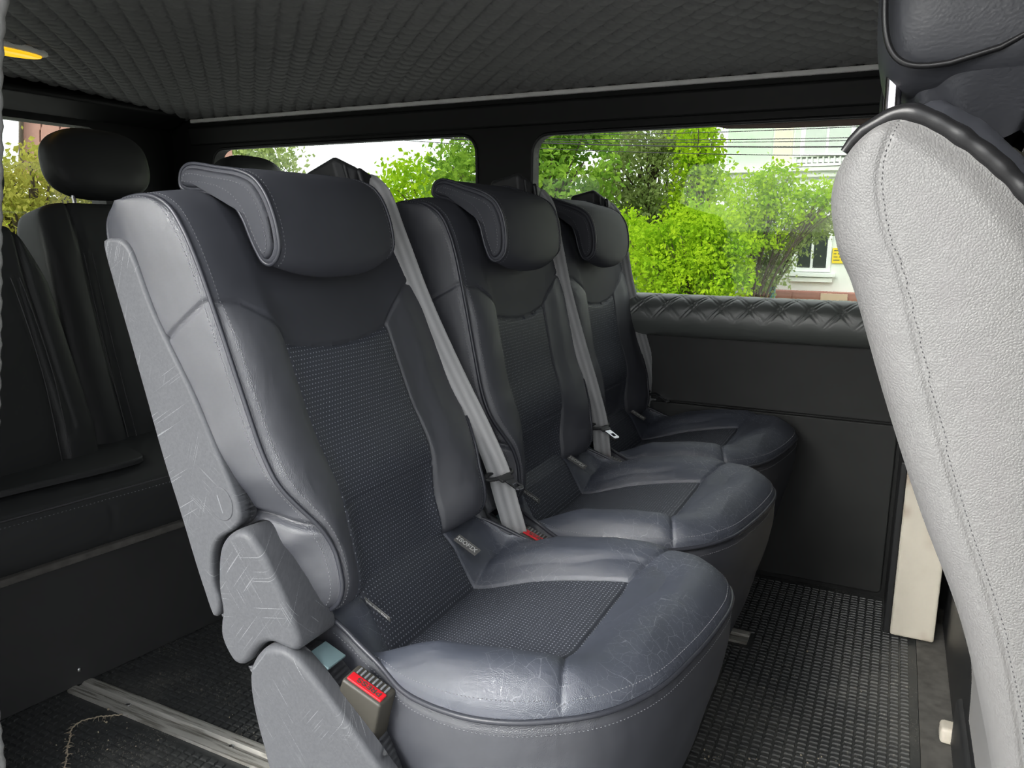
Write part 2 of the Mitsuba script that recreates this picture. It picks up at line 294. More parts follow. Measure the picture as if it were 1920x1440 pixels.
# outside
def leaf(col, var, k):
    return {'type': 'principledthin', 'base_color': mikit.proc(lambda p, n, uv: mix(col, var, nz(p[0]*5+k, p[1]*5, p[2]*5))), 'roughness': 0.55, 'diff_trans': 0.9}
scene['leaf_lime'] = leaf((0.27, 0.50, 0.02), (0.50, 0.68, 0.03), 1.0)
scene['leaf_green'] = leaf((0.12, 0.28, 0.04), (0.32, 0.50, 0.06), 2.0)
scene['leaf_grey'] = leaf((0.26, 0.36, 0.12), (0.50, 0.58, 0.22), 3.0)
scene['leaf_gold'] = leaf((0.30, 0.34, 0.05), (0.55, 0.50, 0.12), 4.0)
scene['bark'] = prin((0.09, 0.07, 0.05), 0.9)
def render_col(p, n, uv): return mix(mix((0.52, 0.66, 0.50), (0.62, 0.72, 0.60), fb(p[0]*0.8, p[2]*0.8, 1.0)), (0.66, 0.60, 0.48), 0.8*ss(0.6, 0.85, fb(p[0]*2.2, p[2]*0.9, 5.0)))
scene['plaster_green'] = prin(mikit.proc(render_col), 0.85)
scene['plaster_white'] = prin((0.74, 0.77, 0.72), 0.85)
scene['plaster_cream'] = prin((0.70, 0.66, 0.54), 0.85)
scene['window_white'] = prin((0.80, 0.82, 0.80), 0.4)
scene['window_dark'] = prin((0.03, 0.04, 0.035), 0.12, specular=0.6)
scene['curtain_pale'] = prin((0.52, 0.58, 0.52), 0.6, specular=0.5)
scene['plinth_red'] = prin((0.30, 0.13, 0.10), 0.8)
scene['plinth_stone'] = prin((0.50, 0.36, 0.26), 0.8)
scene['fence_teal'] = prin((0.10, 0.26, 0.26), 0.5)
scene['sign_yellow'] = prin((0.80, 0.60, 0.02), 0.5)
scene['sign_print'] = prin((0.16, 0.13, 0.04), 0.6)
scene['wire'] = prin((0.03, 0.03, 0.03), 0.6)
scene['terracotta'] = prin((0.45, 0.25, 0.12), 0.8)
scene['roof_tile'] = prin((0.40, 0.22, 0.17), 0.8)
scene['asphalt'] = prin(mikit.proc(lambda p, n, uv: mix((0.27, 0.265, 0.255), (0.37, 0.365, 0.35), fb(p[0]*3, p[1]*3, 1.0))), 0.9)
scene['lawn'] = prin(mikit.proc(lambda p, n, uv: mix((0.06, 0.12, 0.02), (0.16, 0.24, 0.05), fb(p[0]*4, p[1]*4, 1.0))), 0.9)
scene['dust'] = prin((0.34, 0.29, 0.22), 0.95)

# ------------------------------------------------------------------ one middle-row seat (the other two are copies)
YC = 0.940
LEAN = math.radians(19.0); B0 = np.array([-0.64, YC, 0.5])
EV, EN, EU = np.array([-math.sin(LEAN), 0, math.cos(LEAN)]), np.array([math.cos(LEAN), 0, math.sin(LEAN)]), np.array([0, 1.0, 0])
def bpt(u, v, n):
    u, v, n = np.broadcast_arrays(np.asarray(u, float), v, n)
    return B0+u[..., None]*EU+v[..., None]*EV+n[..., None]*EN
def make_seat(label):
    S = thing('van_seat', label, 'seat', 'single seats of the middle row')
    # ---- backrest: a leather strip over front, top and rear, and two side panels, meeting at the piping
    bk = obj('backrest', hull([bpt(s*0.15, v, -0.09) for s in (-1, 1) for v in (0.0, 0.5)], 0.035), 'leather_smooth', S)
    prof = spline([(-.012, -.070), (-.004, -.020), (.006, .018), (.026, .036), (.055, .043), (.085, .044), (.115, .042), (.145, .034), (.18, .024), (.225, .015), (.30, .012), (.40, .010), (.49, .006), (.527, .0), (.562, -.014), (.586, -.040),
                   (.599, -.085), (.597, -.112), (.583, -.133), (.558, -.141), (.45, -.145), (.25, -.151), (.07, -.152), (.01, -.148), (-.012, -.130)], 400)
    it = int(np.argmax(prof[:, 0])); M, K = len(prof), 215
    tan = np.gradient(prof, axis=0); tan /= np.linalg.norm(tan, axis=1, keepdims=True); nor = np.stack([-tan[:, 1], tan[:, 0]], 1)
    if nor[100, 1] < 0: nor = -nor
    v, n = prof[:, 0], prof[:, 1]; front = np.arange(M) < it
    W = 0.196+0.040*sst(0.07, 0.20, v)-0.004*sst(0.5, 0.6, v)
    # centre line sits a little behind the edge at the bottom, level with it above
    cn = np.where(front, n-(n+0.014)*(1-sst(0.05, 0.21, v))-0.006*sst(0.12, 0.2, v)*(1-sst(0.36, 0.44, v)), n); cv = v+0.006*sst(0.55, 0.6, v)
    t = np.linspace(-1, 1, K); t = np.sign(t)*(1-(1-np.abs(t))**1.15); TT = np.abs(t)[None]; U = W[:, None]*t[None]; A = np.abs(U)
    w = sst(0.40, 0.98, TT)
    Vv = cv[:, None]*(1-w)+v[:, None]*w; Nn = cn[:, None]*(1-w)+n[:, None]*w
    blg = np.where(front, 0.008+0.016*sst(0.06, 0.20, v)*(1-sst(0.37, 0.45, v)), 0.016*sst(-.10, -.02, n))[:, None]*np.where(U > 0, .5, 1.)*np.where(TT > .72, 1-.65*((TT-.72)/.28)**2-.35*((TT-.72)/.28)**6, np.exp(-((TT-.72)/.13)**2))
    AP = np.abs(U+.012)-.020*(1-sst(.04, .26, v))[:, None]*sst(-.02, -.06, U); yoke = np.interp(AP, [0, .06, .118, .128, .155, .19, .235], [.345, .349, .360, .371, .396, .424, .432])
    fr = front[:, None]; up = Vv > yoke; g = np.zeros_like(U)
    PU = 0.124
    inner = fr & ~up
    g += np.where(inner, groove(AP-PU, 0.0028, 0.0045), 0)
    g += np.where(fr, groove((Vv-yoke)*0.85, 0.0028, 0.004), 0)
    g += np.where(fr & (AP < PU), groove(Vv-0.120, 0.0028, 0.004), 0)
    g += groove((1-TT)*W[:, None]-0.0045, 0.003, 0.0022)
    pil = np.where(inner & (AP < PU), 0.006*(1-(AP/PU)**4), 0)           # padding of the perforated panels
    P3 = (Vv*1.0)[..., None]
    crea = 0.0030*(meshkit.fbm(np.stack([U*26, Vv*60, U*0], -1), 4, 5)-0.5)*sst(0.5, 0.8, TT)*(1-sst(0.10, 0.28, Vv))*fr
    crea += 0.0012*(meshkit.fbm(np.stack([U*20, Vv*20, U*0+9], -1), 3, 8)-0.5)
    d = blg+g+pil*0.6+crea
    pos = bpt(U, Vv+nor[:, None, 0]*d, Nn+nor[:, None, 1]*d)
    V, F = pos.reshape(-1, 3), gridf(M, K); N = vnorm(V, F)
    if (N.reshape(M, K, 3)[100, K//2]@EN) < 0: F = F[:, ::-1]; N = -N
    sarc = np.r_[0, np.cumsum(np.linalg.norm(np.diff(prof, axis=0), axis=1))]
    UV = np.stack([U, np.broadcast_to(sarc[:, None], U.shape)], -1).reshape(-1, 2)
    c = lambda X: X.reshape(-1)[F].mean(1)
    fU, fV, fY, fA = c(U), c(Vv), c(yoke), c(AP); fF = c(np.broadcast_to(fr, U.shape).astype(float)) > 0.5
    low = fF & (fV < fY)
    for nm, mask, mt, lb in (('centre_panel', low & (fA < PU) & (fV >= .120), 'leather_perforated', 'perforated leather centre panel'), ('lumbar_panel', low & (fA < PU) & (fV < .120), 'leather_perforated', 'perforated leather lower panel'),
                             ('yoke', ~low, 'leather_smooth', 'plain leather upper part'), ('bolster', low & (fA >= PU) & (fU < 0), 'leather', None), ('bolster', low & (fA >= PU) & (fU > 0), 'leather', None)):
        v_, f_, n_, u_ = pick(V, F, N, UV, mask); obj(nm, (v_, f_), mt, bk, normals=n_, uv=u_, label=lb)
    # side panels
    for sg in (-1, 1):
        ns, nb = 260, 90
        e1 = np.stack([np.interp(np.linspace(0, it, ns), np.arange(M), X) for X in (v, n, W)], 1); e2 = np.stack([np.interp(np.linspace(M-1, it, ns), np.arange(M), X) for X in (v, n, W)], 1)
        b = np.linspace(0, 1, nb)[None, :, None]; E = e1[:, None]*(1-b)+e2[:, None]*b; bb = b[..., 0]+0*E[..., 0]
        out = 0.013*np.sin(np.pi*bb)**0.6*sst(0.16, 0.26, E[..., 0])+0.028*np.sin(np.pi*np.clip(bb*1.0, 0, 1))**0.8*(1-sst(0.10, 0.15, E[..., 0]))
        ys = 0.432-0.35*np.clip(0.0-(E[..., 1]), 0, 1)
        out += groove(E[..., 0]-ys, 0.0028, 0.004)+groove(E[..., 0]-0.132-0.10*(bb-0.2), 0.006, 0.010)
        out += 0.004*(meshkit.fbm(np.stack([E[..., 1]*14, E[..., 0]*30, bb*0+3], -1), 4, 5)-0.5)*sst(0.02, 0.12, bb)*(1-sst(0.10, 0.30, E[..., 0]))+0.0014*(meshkit.fbm(np.stack([E[..., 1]*12, E[..., 0]*12, bb*0], -1), 3, 2)-0.5)*sst(0, .1, bb)
        out += groove(bb*0.16-0.0045, 0.003, 0.002)
        p = bpt(sg*(E[..., 2]+out), E[..., 0], E[..., 1]); V2, F2 = p.reshape(-1, 3), gridf(ns, nb); N2 = vnorm(V2, F2)
        if N2.mean(0)[1]*sg < 0: F2, N2 = F2[:, ::-1], -N2
        obj('side_panel', (V2, F2), 'leather', bk, normals=N2, uv=np.stack([E[..., 1], E[..., 0]], -1).reshape(-1, 2))
        edge = bpt(sg*(W+0.0012), v, n)[6:-60]; en = (nor[:, :1]*EV+nor[:, 1:]*EN)
        obj('piping', tube(edge, 0.0032, 7), 'piping', bk, smooth=True)
        ci = np.argmin(np.abs((1-np.abs(t))*0.235-0.0095)+(t*sg < 0)*9); e3 = pos[4:it+40:2, ci]
        cb = int(0.0095/0.15*nb)+1
        st = cat(stitches(e3, N.reshape(M, K, 3)[4:it+40:2, ci]), stitches(p[2::2, cb], N2.reshape(ns, nb, 3)[2::2, cb]), )
        obj('stitching', st, 'thread', bk, smooth=False, kind='stuff')
    # ---- headrest, hooked over the top of the backrest
    hp = spline([(.634, -.066), (.638, -.050), (.619, -.003), (.600, .038), (.583, .056), (.555, .067), (.528, .070), (.502, .068), (.481, .062), (.470, .051), (.467, .039), (.474, .029), (.493, .023), (.514, .020), (.535, .018), (.557, .011), (.575, -.003), (.589, -.026), (.606, -.066), (.617, -.075)], 240, True)
    ht = np.roll(hp, -1, 0)-np.roll(hp, 1, 0); ht /= np.linalg.norm(ht, axis=1, keepdims=True); hn = np.stack([-ht[:, 1], ht[:, 0]], 1)
    if area2(hp) > 0: hn = -hn
    WH, UO, R0 = 0.133, -0.018, 0.006
    us = np.r_[-WH+R0-R0*np.cos(np.linspace(0, np.pi/2, 9))[:-1], np.linspace(-WH+R0, WH-R0, 101), WH-R0+R0*np.sin(np.linspace(0, np.pi/2, 9))[1:]]
    def hshape(us):
        q = np.clip(np.abs(us)/WH, 0, 1)[:, None]; ins = R0*(1-np.sqrt(np.clip(1-((np.clip(np.abs(us)-(WH-R0), 0, R0))/R0)**2, 0, 1)))[:, None]
        hv = hp[None, :, 0]-hn[None, :, 0]*ins; hh = hp[None, :, 1]-hn[None, :, 1]*ins
        lip = sst(0.545, 0.47, hv)*sst(0.015, 0.04, hh)
        hv = hv-lip*0.026*(1-q**2.5)
        fr = sst(0.02, 0.065, hh); hh = hh+fr*0.010*(1-q**2)
        hv = hv+sst(-.05, .06, hh)*sst(.55, .6, hv)*(-0.006*q**8)
        hv = hv+0.012*(1-q**2)*sst(-0.03, -0.06, hh)*0
        return hv, hh
    hv, hh = hshape(us); pos = bpt(us[:, None]+UO, hv, hh); V, F = pos.reshape(-1, 3), gridf(len(us), 240, wv=True); N = vnorm(V, F)
    if N.reshape(pos.shape)[50, 60]@EN < 0: F, N = F[:, ::-1], -N
    s_ = np.r_[0, np.cumsum(np.linalg.norm(np.diff(hp, axis=0), axis=1))]
    hr = obj('headrest', (V, F), 'leather_smooth', S, normals=N, uv=np.stack([np.broadcast_to(us[:, None], hv.shape), np.broadcast_to(s_[None], hv.shape)], -1).reshape(-1, 2))
    tri = earc(hp)
    for k, sg in ((0, -1), (-1, 1)):
        # end panels, slightly domed
        base = np.stack([hv[k], hh[k]], 1); rings = []; cen = base
        mid = base-hn*0.0085
        Vc = np.vstack([bpt(us[k]+UO, base[:, 0], base[:, 1]), bpt(us[k]+UO+sg*0.004, (base-hn*0.0035)[:, 0], (base-hn*0.0035)[:, 1]), bpt(us[k]+UO+sg*0.0065, mid[:, 0], mid[:, 1])])
        Fc = np.vstack([gridf(3, 240, wv=True), tri+480]); Nc = vnorm(Vc, Fc)
        nn = np.tile(EU*sg, (len(Vc), 1)); nn[:240] = nn[:240]*0.6+0.8*np.vstack([(hn[:, :1]*EV+hn[:, 1:]*EN)]); nn[240:480] = nn[240:480]*0.9+0.45*(hn[:, :1]*EV+hn[:, 1:]*EN); nn /= np.linalg.norm(nn, axis=1, keepdims=True)
        w_ = np.einsum('ij,ij->i', np.cross(Vc[Fc[:, 1]]-Vc[Fc[:, 0]], Vc[Fc[:, 2]]-Vc[Fc[:, 0]]), nn[Fc[:, 0]]) < 0; Fc[w_] = Fc[w_][:, ::-1]
        obj('end_panel', (Vc, Fc), 'leather_smooth', hr, normals=nn, uv=np.stack([np.r_[base[:, 1], base[:, 1], mid[:, 1]], np.r_[base[:, 0], base[:, 0], mid[:, 0]]], 1))
        iu = np.argmin(np.abs(us-sg*(WH-0.003))); ring = bpt(us[iu]+UO, hv[iu]+hn[:, 0]*0.0012, hh[iu]+hn[:, 1]*0.0012)
        obj('piping', tube(ring, 0.0028, 7, closed=True), 'piping', hr, smooth=True)
        i2 = np.argmin(np.abs(us-sg*(WH-0.0115))); rn = hn[:, :1]*EV+hn[:, 1:]*EN
        e4 = bpt(us[i2]+UO, hv[i2], hh[i2]); e5 = bpt(us[k]+UO+sg*0.0062, (base-hn*0.0078)[:, 0], (base-hn*0.0078)[:, 1])
        obj('stitching', cat(stitches(e4[:130], rn[:130]), stitches(e5, np.tile(EU*sg, (240, 1)))), 'thread', hr, smooth=False, kind='stuff')
    for u0 in (-0.07, 0.07): obj('post', tube([bpt(u0, .57, -.055), bpt(u0, .614, -.055)], 0.006, 12), 'chrome', hr, smooth=40)
    # ---- cushion
    OUT = spline([(-.69, -.17), (-.60, -.196), (-.55, -.206), (-.50, -.226), (-.44, -.241), (-.385, -.243), (-.325, -.226), (-.262, -.180), (-.217, -.105), (-.193, -.005), (-.180, .09), (-.177, .16), (-.190, .215), (-.225, .247), (-.30, .257), (-.40, .257), (-.50, .254), (-.60, .236), (-.69, .20), (-.70, .10), (-.70, -.10)], 640, True)
    CEN = np.array([-.44, 0.0]); rr = np.linspace(0, 1, 150)**0.85
    XY = CEN+rr[:, None, None]*(OUT-CEN)[None]; X, Uc = XY[..., 0], XY[..., 1]
    zp = np.interp(OUT[:, 0], [-.70, -.64, -.60, -.55, -.50, -.40, -.30, -.2, -.17], [.500, .490, .474, .452, .440, .448, .456, .456, .456]); zp = np.convolve(np.r_[zp[-8:], zp, zp[:8]], np.ones(17)/17, 'valid')
    def cush(X, U):
        A = np.abs(U+0.003)
        pan = np.interp(X, [-.72, -.66, -.63, -.605, -.592, -.575, -.52, -.45, -.38, -.325, -.28, -.24, -.2, -.17], [.525, .508, .478, .432, .410, .412, .428, .446, .462, .473, .482, .484, .478, .470])
        bol = np.interp(X, [-.72, -.64, -.59, -.55, -.48, -.38, -.28, -.22, -.17], [.515, .478, .432, .448, .474, .490, .492, .486, .474])
        k = sst(0.105, 0.178, A)*(1-0.75*sst(-.33, -.25, X)); return pan*(1-k)+bol*k
    dist = (1-rr)[:, None]*np.linalg.norm(OUT-CEN, axis=1)[None]
    tt = np.clip(dist/0.055, 0, 1); rnd = np.sqrt(np.clip(1-(1-tt)**2, 0, 1))
    H = cush(X, Uc); Z = zp[None]+(H-zp[None])*rnd+0.012*np.sin(np.pi*np.clip(dist/0.11, 0, 1))*sst(-.62, -.5, X)
    A = np.abs(Uc+0.003); PW = 0.128-0.010*sst(-.45, -.6, X)
    seam = np.where((X < -.325), np.abs(A-PW), 9.0)
    bow = -0.592+0.0*A; fl = -.325+0.0*A
    seam = np.minimum(seam, np.where(A < PW, np.abs(X-bow), 9)); seam = np.minimum(seam, np.where(A < PW+.002, np.abs(X-fl), 9))
    diag = np.abs((X-(-.325))*0.94-(A-PW)*0.34); seam = np.minimum(seam, np.where(A >= PW, diag, 9))
    Z += groove(seam, 0.0028, 0.0042)-0.004*np.exp(-(seam/0.012)**2)
    Z += (0.0030*(meshkit.fbm(np.stack([X*40, Uc*16, X*0], -1), 4, 4)-0.5)*sst(-.40, -.28, X)+0.0022*(meshkit.fbm(np.stack([X*22, Uc*22, X*0], -1), 4, 6)-0.5))*tt
    Vt = np.stack([X, Uc+YC, Z], -1).reshape(-1, 3); Ft = gridf(len(rr), 640, wv=True); Nt = vnorm(Vt, Ft)
    if Nt[:, 2].mean() < 0: Ft, Nt = Ft[:, ::-1], -Nt
    xs_ = np.linspace(-.75, -.1, 600); as_ = np.r_[0, np.cumsum(np.hypot(np.diff(xs_), np.diff(cush(xs_, 0*xs_))))]; UVt = np.stack([Uc, np.interp(X, xs_, as_)], -1).reshape(-1, 2); c = lambda Q: Q.reshape(-1)[Ft].mean(1)
    fX, fA, fU, fP = c(X), c(A), c(Uc), c(PW)
    G3 = Vt.reshape(len(rr), 640, 3); arc = np.cumsum(np.r_[np.zeros((1, 640)), np.linalg.norm(np.diff(G3, axis=0), axis=2)], 0); dd_ = OUT-CEN; dd_ = dd_/np.linalg.norm(dd_, axis=1, keepdims=True)
    UVr = np.stack([arc*dd_[None, :, 1], arc*dd_[None, :, 0]], -1).reshape(-1, 2)
    # skirt, tucked in towards the bottom
    nk = 60; kz = np.linspace(0, 1, nk)[:, None]; to = np.roll(OUT, -1, 0)-np.roll(OUT, 1, 0); to /= np.linalg.norm(to, axis=1, keepdims=True); on = np.stack([to[:, 1], -to[:, 0]], 1)
    if on[0, 1] > 0 and OUT[0, 1] < 0: on = -on
    ins = (0.030+0.045*sst(-.34, -.2, OUT[:, 0]))[None]*kz**1.7-0.004*np.sin(np.pi*np.clip(kz*2.2, 0, 1))
    wr = meshkit.fbm(np.stack([OUT[None, :, 0]*9+kz*2, OUT[None, :, 1]*9+kz*0, kz*7+OUT[None, :, 0]*0], -1), 4, 12)-0.5
    ins = ins+0.006*wr*sst(0.02, 0.25, kz)+0.0035*np.exp(-((kz-0.014)/0.010)**2)
    SX = OUT[None, :, 0]-on[None, :, 0]*ins; SU = OUT[None, :, 1]-on[None, :, 1]*ins; SZ = (zp[None]-0.004)*(1-kz)+0.115*kz+0*SX
    Vs = np.stack([SX, SU+YC, SZ], -1).reshape(-1, 3); Fs = gridf(nk, 640, wv=True); Ns = vnorm(Vs, Fs)
    if (Ns.reshape(nk, 640, 3)[20, :, :2]*on).sum(1).mean() < 0: Fs, Ns = Fs[:, ::-1], -Ns
    so = np.r_[0, np.cumsum(np.linalg.norm(np.diff(OUT, axis=0), axis=1))]; SZ = SZ+0*SX
    cu = obj('cushion', (Vs, Fs), 'leather', S, normals=Ns, uv=np.stack([np.broadcast_to(so[None], (nk, 640)), SZ], -1).reshape(-1, 2), label='leather side skirt of the cushion')
    rear, frt = fX < -.592, fX > -.325+(np.maximum(fA-fP, 0))*0.36
    for nm, mask, mt, lb in (('centre_panel', (fA < fP) & ~rear & ~frt, 'leather_perforated', 'perforated leather seat panel'), ('rear_roll', (fA < fP) & rear, 'leather_perforated', 'perforated roll at the back of the cushion'),
                             ('front_roll', frt, 'leather_creased', 'creased leather front of the cushion'), ('side_roll', ~frt & (fA >= fP) & (fU < 0), 'leather_creased', 'creased leather side of the cushion'), ('side_roll', ~frt & (fA >= fP) & (fU > 0), 'leather_creased', None)):
        v_, f_, n_, u_ = pick(Vt, Ft, Nt, UVt if mt == 'leather_perforated' else UVr, mask); obj(nm, (v_, f_), mt, cu, normals=n_, uv=u_, label=lb)
    edge = np.stack([OUT[:, 0]+on[:, 0]*0.001, OUT[:, 1]+on[:, 1]*0.001+YC, zp-0.0035], 1)
    obj('piping', tube(edge, 0.0036, 8, closed=True), 'piping', cu, smooth=True)
    ir = np.argmin(np.abs((1-rr)*0.25-0.0055)); is_ = 3
    lo = np.stack([SX[is_], SU[is_]+YC, SZ[is_]], 1); n3 = np.c_[on, np.zeros(640)]
    obj('stitching', cat(stitches(Vt.reshape(len(rr), 640, 3)[ir, 20:590], Nt.reshape(len(rr), 640, 3)[ir, 20:590]), stitches(lo[20:590], n3[20:590])), 'thread', cu, smooth=False, kind='stuff')
    # child-seat anchor tags at the back of the cushion
    for u0, stand in ((-0.128, 126.0), (0.126, 12.0)):
        x0, z0 = -.610, .472
        a = np.array([0.88, 0.0, -0.44]); a /= np.linalg.norm(a); q = math.radians(stand); b = np.array([0, math.cos(q), 0])+math.sin(q)*np.array([0.44, 0, 0.88]); cN = np.cross(a, b); cN *= np.sign(cN[2]+1e-6)
        if stand > 45: cN = np.cross(a, b)
        R = np.stack([a, b, cN], 1); ctr = np.array([x0, YC+u0, z0+0.004])
        tg = obj('tag', rbox(ctr, (0.047, 0.019, 0.0016), 0.0007, 3, R), 'tag_cloth', cu, smooth=40)
        tx = meshkit.text_mesh('ISOFIX', 0.0085, 0.0005, bold=True); tv = np.array(tx.vertices); tv[:, 0] -= tv[:, 0].mean(); tv[:, 1] -= 0.0042
        obj('lettering', (tv@np.stack([a, b, np.cross(a, b)], 1).T+ctr+np.cross(a, b)*0.0008*np.sign(np.cross(a, b)@cN), np.array(tx.faces)), 'tag_text', tg, smooth=False)
    # ---- plastic side shells of the backrest and the back plate
    sh = [(.557, -.130), (.552, -.106), (.545, -.095), (.532, -.087), (.442, -.079), (.326, -.056), (.237, -.045), (.186, -.039), (.166, -.039), (.152, -.044), (.143, -.060), (.133, -.096), (.116, -.114), (.092, -.125), (.073, -.130), (.050, -.130), (.033, -.140), (.030, -.150), (.075, -.154), (.18, -.152), (.258, -.151), (.347, -.146), (.437, -.141), (.504, -.138), (.549, -.134)]
    sp = spline(sh, 170, True)
    for sg in (-1, 1):
        V, F = prism(sp, 0.0, -0.030, 0.006, 5); V = bpt(sg*(0.2535+V[:, 2]), V[:, 0], V[:, 1]); c0 = V.mean(0); v_, f_ = fixw(V-c0, F)
        uv = np.stack([(V-B0)@EN, (V-B0)@EV], 1)
        kk = obj('side_shell', (v_+c0, f_), 'plastic_grey', S, smooth=True, uv=uv, label='scratched grey plastic side shell')
        th = np.linspace(0, 2*np.pi, 49)[:-1]; disc = np.stack([.180+.0235*np.cos(th), -.0665+.0205*np.sin(th)], 1)
        Vd, Fd = prism(disc, 0.0, -0.004, 0.0012, 3); Vd = bpt(sg*(0.2546+Vd[:, 2]), Vd[:, 0], Vd[:, 1]); c0 = Vd.mean(0); vd, fd = fixw(Vd-c0, Fd)
        cap = obj('screw_cap', (vd+c0, fd), 'plastic_grey', kk, smooth=30, uv=np.stack([(Vd-B0)@EN, (Vd-B0)@EV], 1))
        sl = np.array([(.167, -.0685), (.192, -.0685), (.192, -.0665), (.167, -.0665)]); Vd, Fd = prism(sl, 0.0, -0.0015, 0.0003, 2); Vd = bpt(sg*(0.2550+Vd[:, 2]), Vd[:, 0], Vd[:, 1]); c0 = Vd.mean(0); vd, fd = fixw(Vd-c0, Fd)
        obj('slot', (vd+c0, fd), 'thread', cap, smooth=False)
    V, F = prism(rrect(-.235, .235, .0, .55, .03), 0.0, 0.012, 0.004, 3); V = bpt(V[:, 0], V[:, 1], -.160+V[:, 2]); c0 = V.mean(0); v_, f_ = fixw(V-c0, F)
    obj('back_plate', (v_+c0, f_), 'plastic_grey', S, smooth=30, uv=V[:, 1:3])
    # ---- recliner cover, lower side cover
    def cover(nm, poly, y0, y1, bev, mt='plastic_grey', lb=None, n=150):
        m = xz(prism(spline(poly, n, True), y0, y1, bev, 5)); return obj(nm, m, mt, S, smooth=True, uv=np.c_[m[0][:, 0]+.8*m[0][:, 1], m[0][:, 2]-.5*m[0][:, 1]], label=lb)
    arm = [(-.762, .580), (-.754, .599), (-.738, .615), (-.722, .622), (-.706, .620), (-.692, .607), (-.679, .590), (-.669, .572), (-.655, .548), (-.646, .530), (-.637, .507), (-.631, .487), (-.636, .476), (-.650, .474), (-.674, .477), (-.690, .472), (-.708, .456), (-.722, .438), (-.735, .429), (-.747, .430), (-.763, .449), (-.769, .466), (-.768, .483), (-.764, .500), (-.767, .536)]
    lowc = [(-.669, .477), (-.683, .472), (-.694, .462), (-.706, .446), (-.712, .431), (-.714, .415), (-.710, .392), (-.699, .330), (-.687, .280), (-.665, .20), (-.635, .11), (-.60, .06), (-.48, .055), (-.39, .065), (-.37, .16), (-.42, .295), (-.49, .340), (-.53, .379), (-.57, .419), (-.61, .456), (-.634, .473), (-.652, .4785)]
    cover('recliner_cover', arm, .674, .745, .010, lb='scratched grey plastic cover of the backrest hinge')
    cover('side_cover', lowc, .667, .693, .009, lb='scratched grey plastic lower side cover')
    armL = [(-.74, .52), (-.72, .56), (-.69, .56), (-.655, .52), (-.628, .47), (-.62, .43), (-.68, .41), (-.73, .44)]
    cover('recliner_cover', armL, 1.162, 1.190, .008, lb='dark plastic hinge cover on the window side', n=100)
    # ---- frame under the cushion, legs and clamps on the floor rails
    tray = [(-.735, .40), (-.715, .425), (-.685, .440), (-.655, .444), (-.60, .418), (-.533, .356), (-.486, .282), (-.445, .22), (-.43, .20), (-.66, .20)]
    mt_ = xz(prism(spline(tray, 120, True), .690, .752, .004, 3)); tr_ = obj('buckle_tray', mt_, 'plastic_grey', S, smooth=True, uv=mt_[0][:, [0, 2]])
    fr = [(-.765, .40), (-.735, .38), (-.69, .25), (-.65, .07), (-.28, .07), (-.27, .20), (-.33, .30), (-.50, .315), (-.56, .335), (-.69, .385)]
    m = xz(prism(spline(fr, 140, True), .712, 1.17, .006, 3)); base = obj('base_frame', m, 'plastic_grey', S, smooth=True, uv=m[0][:, [0, 2]])
    for y in (.965,):
        for x in (-.60, -.32): obj('rail_clamp', rbox((x, y, .045), (.10, .046, .075), .008), 'plastic_black', base)
    for x in (-.58, -.34): obj('leg', rbox((x, 1.11, .0445), (.06, .03, .085), .008), 'plastic_black', base)
    lev = rbox((-.619, .712, .4560), (.036, .036, .004), .0015, 3, rot([0, 1, 0], 20)); obj('release_lever', lev, 'lever_paint', tr_, smooth=40)
    # ---- buckle in its tray
    Rb = rot([0, 1, 0], 20)@rot([1, 0, 0], 6); cb = np.array([-.556, .708, .4115])
    lo8 = [(sx*0.030, sy*0.013, -0.040) for sx in (-1, 1) for sy in (-1, 1)]; hi8 = [(sx*0.027, sy*0.0135, 0.026) for sx in (-1, 1) for sy in (-1, 1)]
    hv_, hf_ = hull(np.array(lo8+hi8), 0.004, 16); bu = obj('buckle', (hv_@Rb.T+cb, hf_), 'buckle_body', S, smooth=50, label='black belt buckle with a red release button')
    rb = obj('release_button', rbox(Rb@np.array([0, -.006, .0300])+cb, (.054, .0135, .005), .0015, 3, Rb), 'buckle_red', bu, smooth=40, label='red release button')
    tx = meshkit.text_mesh('PRESS', 0.0065, 0.0004, bold=True); tv = np.array(tx.vertices); tv[:, 0] -= tv[:, 0].mean(); tv[:, 1] -= .0032
    tv = tv*np.array([1.35, 1, 1]); tv = tv@rot([0, 0, 1], 180).T+np.array([0, -.006, .0326]); obj('lettering', (tv@Rb.T+cb, np.array(tx.faces)), 'buckle_body', rb, smooth=False)
    for k in range(8): obj('rib', rbox(Rb@np.array([-.0225+.0064*k, .0075, .0300])+cb, (.0028, .011, .004), .0006, 2, Rb), 'thread', bu, smooth=False)
    # ---- belt: guide tower on the shoulder, webbing, latch plate
    tw = hull([(-.882, 1.094, 1.110), (-.935, 1.094, 1.088), (-.900, 1.150, 1.092), (-.866, 1.156, 1.082), (-.935, 1.150, 1.070), (-.858, 1.110, 1.096), (-.850, 1.094, 1.0), (-.848, 1.160, 1.0), (-.945, 1.094, .93), (-.945, 1.150, .93), (-.86, 1.1, .93), (-.86, 1.15, .93)], 0.011, 24)
    tower = obj('belt_guide', tw, 'plastic_dark', S, smooth=50, label='black plastic belt guide on the shoulder')
    obj('rib', tube([(-.862, 1.092, 1.108), (-.846, 1.090, 1.06), (-.836, 1.086, 1.00)], .0035, 8), 'plastic_dark', tower, smooth=True)
    obj('slot_rim', hull([(-.845, 1.112, 1.098), (-.838, 1.158, 1.078), (-.838, 1.112, 1.075), (-.834, 1.158, 1.058)], .006, 12), 'plastic_black', tower, smooth=50)
